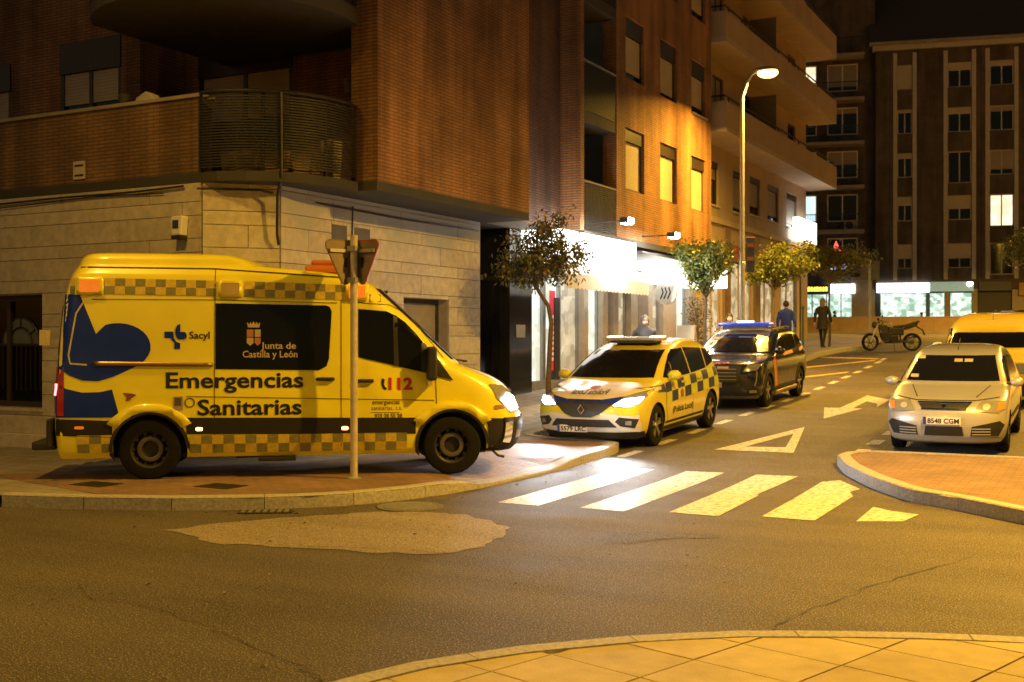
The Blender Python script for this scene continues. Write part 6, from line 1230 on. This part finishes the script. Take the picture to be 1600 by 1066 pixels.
MB().lathe([(0,0),(.13,0),(.18,.3),(.16,.3),(.15,.26),(0,.26)]).build('pot',DARKM,pl); mb=MB()
for _ in range(420):
    a=rnd.uniform(0,6.28); p=Vector((0,0,.3)); d=Vector((math.cos(a),math.sin(a),rnd.uniform(.6,2.2))).normalized(); q=p+d*rnd.uniform(.2,.65); f=Vector((rnd.uniform(-1,1),rnd.uniform(-1,1),rnd.uniform(-.6,.6))).normalized()*.1; e=f.orthogonal().normalized()*.03; mb.add([q,q+f*.5+e,q+f,q+f*.5-e],[(0,1,2,3)])
mb.build('leaves',leafm('leaf_fresh',(.07,.22,.05)),pl)
# ------------------------------------------------------------------ people
SKIN=pm('skin',(.42,.25,.17),.55,var=.05); MASK=pm('face_mask',(.75,.76,.78),.7)
def hand(parent,wrist,direction,side,mat):
    w=Vector(wrist); d=Vector(direction).normalized(); a=d.orthogonal().normalized(); b=d.cross(a); m=MB()
    m.ball(w+d*.045,.03,.032,.048,10,8)
    for k in range(4):
        o=a*(-.027+.018*k); L_=(.065,.078,.074,.056)[k]; p=w+d*.075+o; q=p+d*L_*.5+b*.006; r=q+d*L_*.42+b*.022; m.tube([w+d*.05+o*.8,p,q,r],[.010,.010,.0095,.007],6)
    p=w+d*.02+a*.032*side; m.tube([w+d*.015,p,p+d*.035+a*.022*side,p+d*.065+a*.024*side+b*.012],[.011,.011,.010,.007],6)
    return m.build('hand',mat,parent,smooth=True)
def person(label,x,y,z,rz,h,coat,trouser,hair,stride=.0,arms='down',hood=None,mask=False,hem=.80,bulk=1.0,shoe=None,hairlen=0,group=None):
    t=thing('person',label,'person',(x,y,z),rz,group); k=h/1.72; V=[];Rd=[];E=[];G=[]
    def v(p,r,g): V.append(Vector(p)*k); Rd.append(r*k); G.append(g); return len(V)-1
    def chain(idx): 
        for i in range(len(idx)-1): E.append((idx[i],idx[i+1]))
    b=bulk; pel=v((0,0,.95),.145*b,'c'); wa=v((.0,0,1.08),.135*b,'c'); ch=v((.0,0,1.26),.155*b,'c'); up=v((0,0,1.40),.12*b,'c'); nk=v((.01,0,1.49),.052,'s'); hd0=v((.02,0,1.56),.072,'s'); hd1=v((.025,0,1.64),.088,'s'); hd2=v((.015,0,1.70),.06,'s')
    chain([pel,wa,ch,up,nk,hd0,hd1,hd2]); ends={}
    for sg in (-1,1):
        s_=stride*sg; hip=v((0,sg*.09,.90),.10*b,'c' if hem<.8 else 't'); kn=v((s_*.20+.02,sg*.095,.50),.060,'t'); an=v((s_*.42-(.06 if s_<0 else 0),sg*.09,.10+(.05 if s_<-.3 else 0)),.043,'t'); he=v((s_*.42-(.06 if s_<0 else 0)-.03,sg*.09,.045+(.05 if s_<-.3 else 0)),.04,'f'); to=v((s_*.42+.16-(.06 if s_<0 else 0),sg*.10,.035),.036,'f')
        chain([pel,hip,kn,an,he,to])
        sh_=v((0,sg*.185,1.40),.07*b,'c'); 
        if arms=='down': el=v((-.03-s_*.10,sg*.25,1.14),.055*b,'c'); wr=v((.03-s_*.26,sg*.26,.90),.038,'c')
        elif arms=='pocket': el=v((-.10,sg*.29,1.13),.056*b,'c'); wr=v((.08,sg*.19,.98),.044,'c')
        else: el=v((.06,sg*.25,1.16),.052,'c'); wr=v((.22,sg*.10,1.38 if sg>0 else 1.1),.036,'c')
        chain([up,sh_,el,wr]); ends[sg]=(V[wr],(V[wr]-V[el]))
    me=bpy.data.meshes.new('body'); me.from_pydata(V,E,[]); o=bpy.data.objects.new('body',me); C.objects.link(o)
    sk=o.modifiers.new('skin','SKIN'); sk.use_smooth_shade=True
    for i,sv_ in enumerate(me.skin_vertices[0].data): sv_.radius=(Rd[i],Rd[i]*(1.12 if G[i]=='c' and i<4 else 1)); sv_.use_root=(i==0)
    sb=o.modifiers.new('sub','SUBSURF'); sb.levels=2; sb.render_levels=2
    nm=bpy.data.meshes.new_from_object(o.evaluated_get(DG())); bpy.data.objects.remove(o)
    mats=[pm('coat_%s'%coat[0],coat[1],.75,var=.15,vs=14,bump=.3,bs=25),pm('trousers_%s'%trouser[0],trouser[1],.8,var=.12,vs=14),SKIN,pm('shoe_dark' if shoe is None else shoe[0],(.02,.018,.016) if shoe is None else shoe[1],.5)]; ix={'c':0,'t':1,'s':2,'f':3}
    nm.materials.clear()
    for m_ in mats: nm.materials.append(m_)
    for p in nm.polygons:
        c=p.center; j=min(range(len(V)),key=lambda q:(V[q]-c).length-Rd[q]*.9); g=G[j]
        if g in 'ct' and abs(c.y)<.24*k and c.z<1.1*k: g='c' if c.z>hem*k else 't'
        p.material_index=ix[g]; p.use_smooth=True
    nm.name='body'; ob=bpy.data.objects.new('body',nm); C.objects.link(ob); ob.parent=t
    if hem<.78:   # coat skirt
        MB().lathe([(.15*b*k,1.02*k),(.175*b*k,.9*k),(.20*b*k,hem*k),(.18*b*k,hem*k),(.15*b*k,.9*k)],n=20).build('coat_skirt',mats[0],ob,smooth=True)
    HM=pm('hair_%s'%hair[0],hair[1],.6,var=.3,vs=30)
    if hood: 
        MB().ball((-.012*k,0,1.64*k),.115*k,.105*k,.125*k,16,12).build('hood',pm('hood_%s'%hood[0],hood[1],.8),ob,smooth=True); MB().ball((.05*k,0,1.615*k),.075*k,.072*k,.095*k,14,10).build('face',SKIN,ob,smooth=True)
    else:
        MB().ball((-.014*k,0,1.665*k),.108*k,.098*k,.105*k,16,12).build('hair',HM,ob,smooth=True)
        if hairlen: MB().ball((-.05*k,0,(1.60-hairlen/2)*k),.07*k,.095*k,(.1+hairlen/2)*k,14,10).build('long_hair',HM,ob,smooth=True)
        MB().ball((.04*k,0,1.615*k),.072*k,.07*k,.092*k,14,10).build('face',SKIN,ob,smooth=True)
    for sg in (-1,1): MB().ball((.103*k,sg*.03*k,1.645*k),.012*k,.015*k,.010*k,8,6).build('eye',BLKP,ob); MB().ball((.015*k,sg*.098*k,1.62*k),.016*k,.010*k,.028*k,8,6).build('ear',SKIN,ob)
    MB().ball((.118*k,0,1.615*k),.016*k,.012*k,.022*k,8,6).build('nose',SKIN,ob)
    if mask: MB().ball((.078*k,0,1.585*k),.055*k,.068*k,.052*k,14,10).build('face_mask',MASK,ob,smooth=True)
    else: MB().ball((.102*k,0,1.565*k),.010*k,.026*k,.007*k,8,6).build('mouth',pm('lips',(.30,.12,.09),.5),ob)
    for sg in (-1,1): hand(ob,ends[sg][0],ends[sg][1],-sg,SKIN)
    MB().lathe([(.09*k,1.42*k),(.085*k,1.47*k),(.075*k,1.50*k),(.07*k,1.48*k)],(0,0,0),n=18).build('collar',mats[0],ob,smooth=True); return t
P=lambda x,y: zp(x,y)
toward=R(28-90)   # facing the camera side
person('person in grey hooded jacket and white face mask by the cafe',-9.85,25.1,P(-9.85,25.1),R(-62),1.74,('grey',(.10,.105,.13)),('grey',(.05,.05,.06)),('dark',(.03,.02,.015)),0,'pocket',hood=('grey',(.16,.165,.18)),mask=True,bulk=1.12)
person('person with dark hair and white mask behind the dark police car',-9.75,31.3,P(-9.75,31.3)-.02,R(-75),1.62,('pale',(.38,.38,.40)),('dark',(.03,.03,.04)),('dark',(.03,.02,.015)),.2,'raised',mask=True,hairlen=.12)
person('person in bright blue jacket walking away uphill',-9.75,37.4,P(-9.75,37.4),R(88),1.74,('blue',(.03,.06,.50)),('beige',(.25,.21,.16)),('dark',(.02,.014,.010)),.5,'down',bulk=1.18)
person('person in long dark coat with furry hood walking up the pavement',-9.3,40.6,P(-9.3,40.6),R(90),1.70,('black',(.022,.018,.014)),('black',(.012,.012,.014)),('tan',(.20,.13,.06)),.55,'down',hem=.66,bulk=1.1,hairlen=.10)
for i,(x,y,lab,hh_) in enumerate(((-9.5,62.3,'small dark figure with upright hat behind the far low wall',1.0),(-8.0,63.3,'dark haired figure behind the far low wall near the sign post',1.05),(-4.6,66.5,'dark head showing above the low wall by the white sign',1.0))):
    c_,s_=math.cos(rz4),math.sin(rz4); lx=(-2.9,-1.75,3.2)[i]; ly=-4.6; person(lab,-14.8+lx*c_-ly*s_,75.1+lx*s_+ly*c_,zr(69)-.22,R(-60+50*i),1.45 if i!=1 else 1.55,('black',(.015,.014,.014)),('black',(.012,.012,.014)),('dark',(.015,.012,.010)),0,'down')
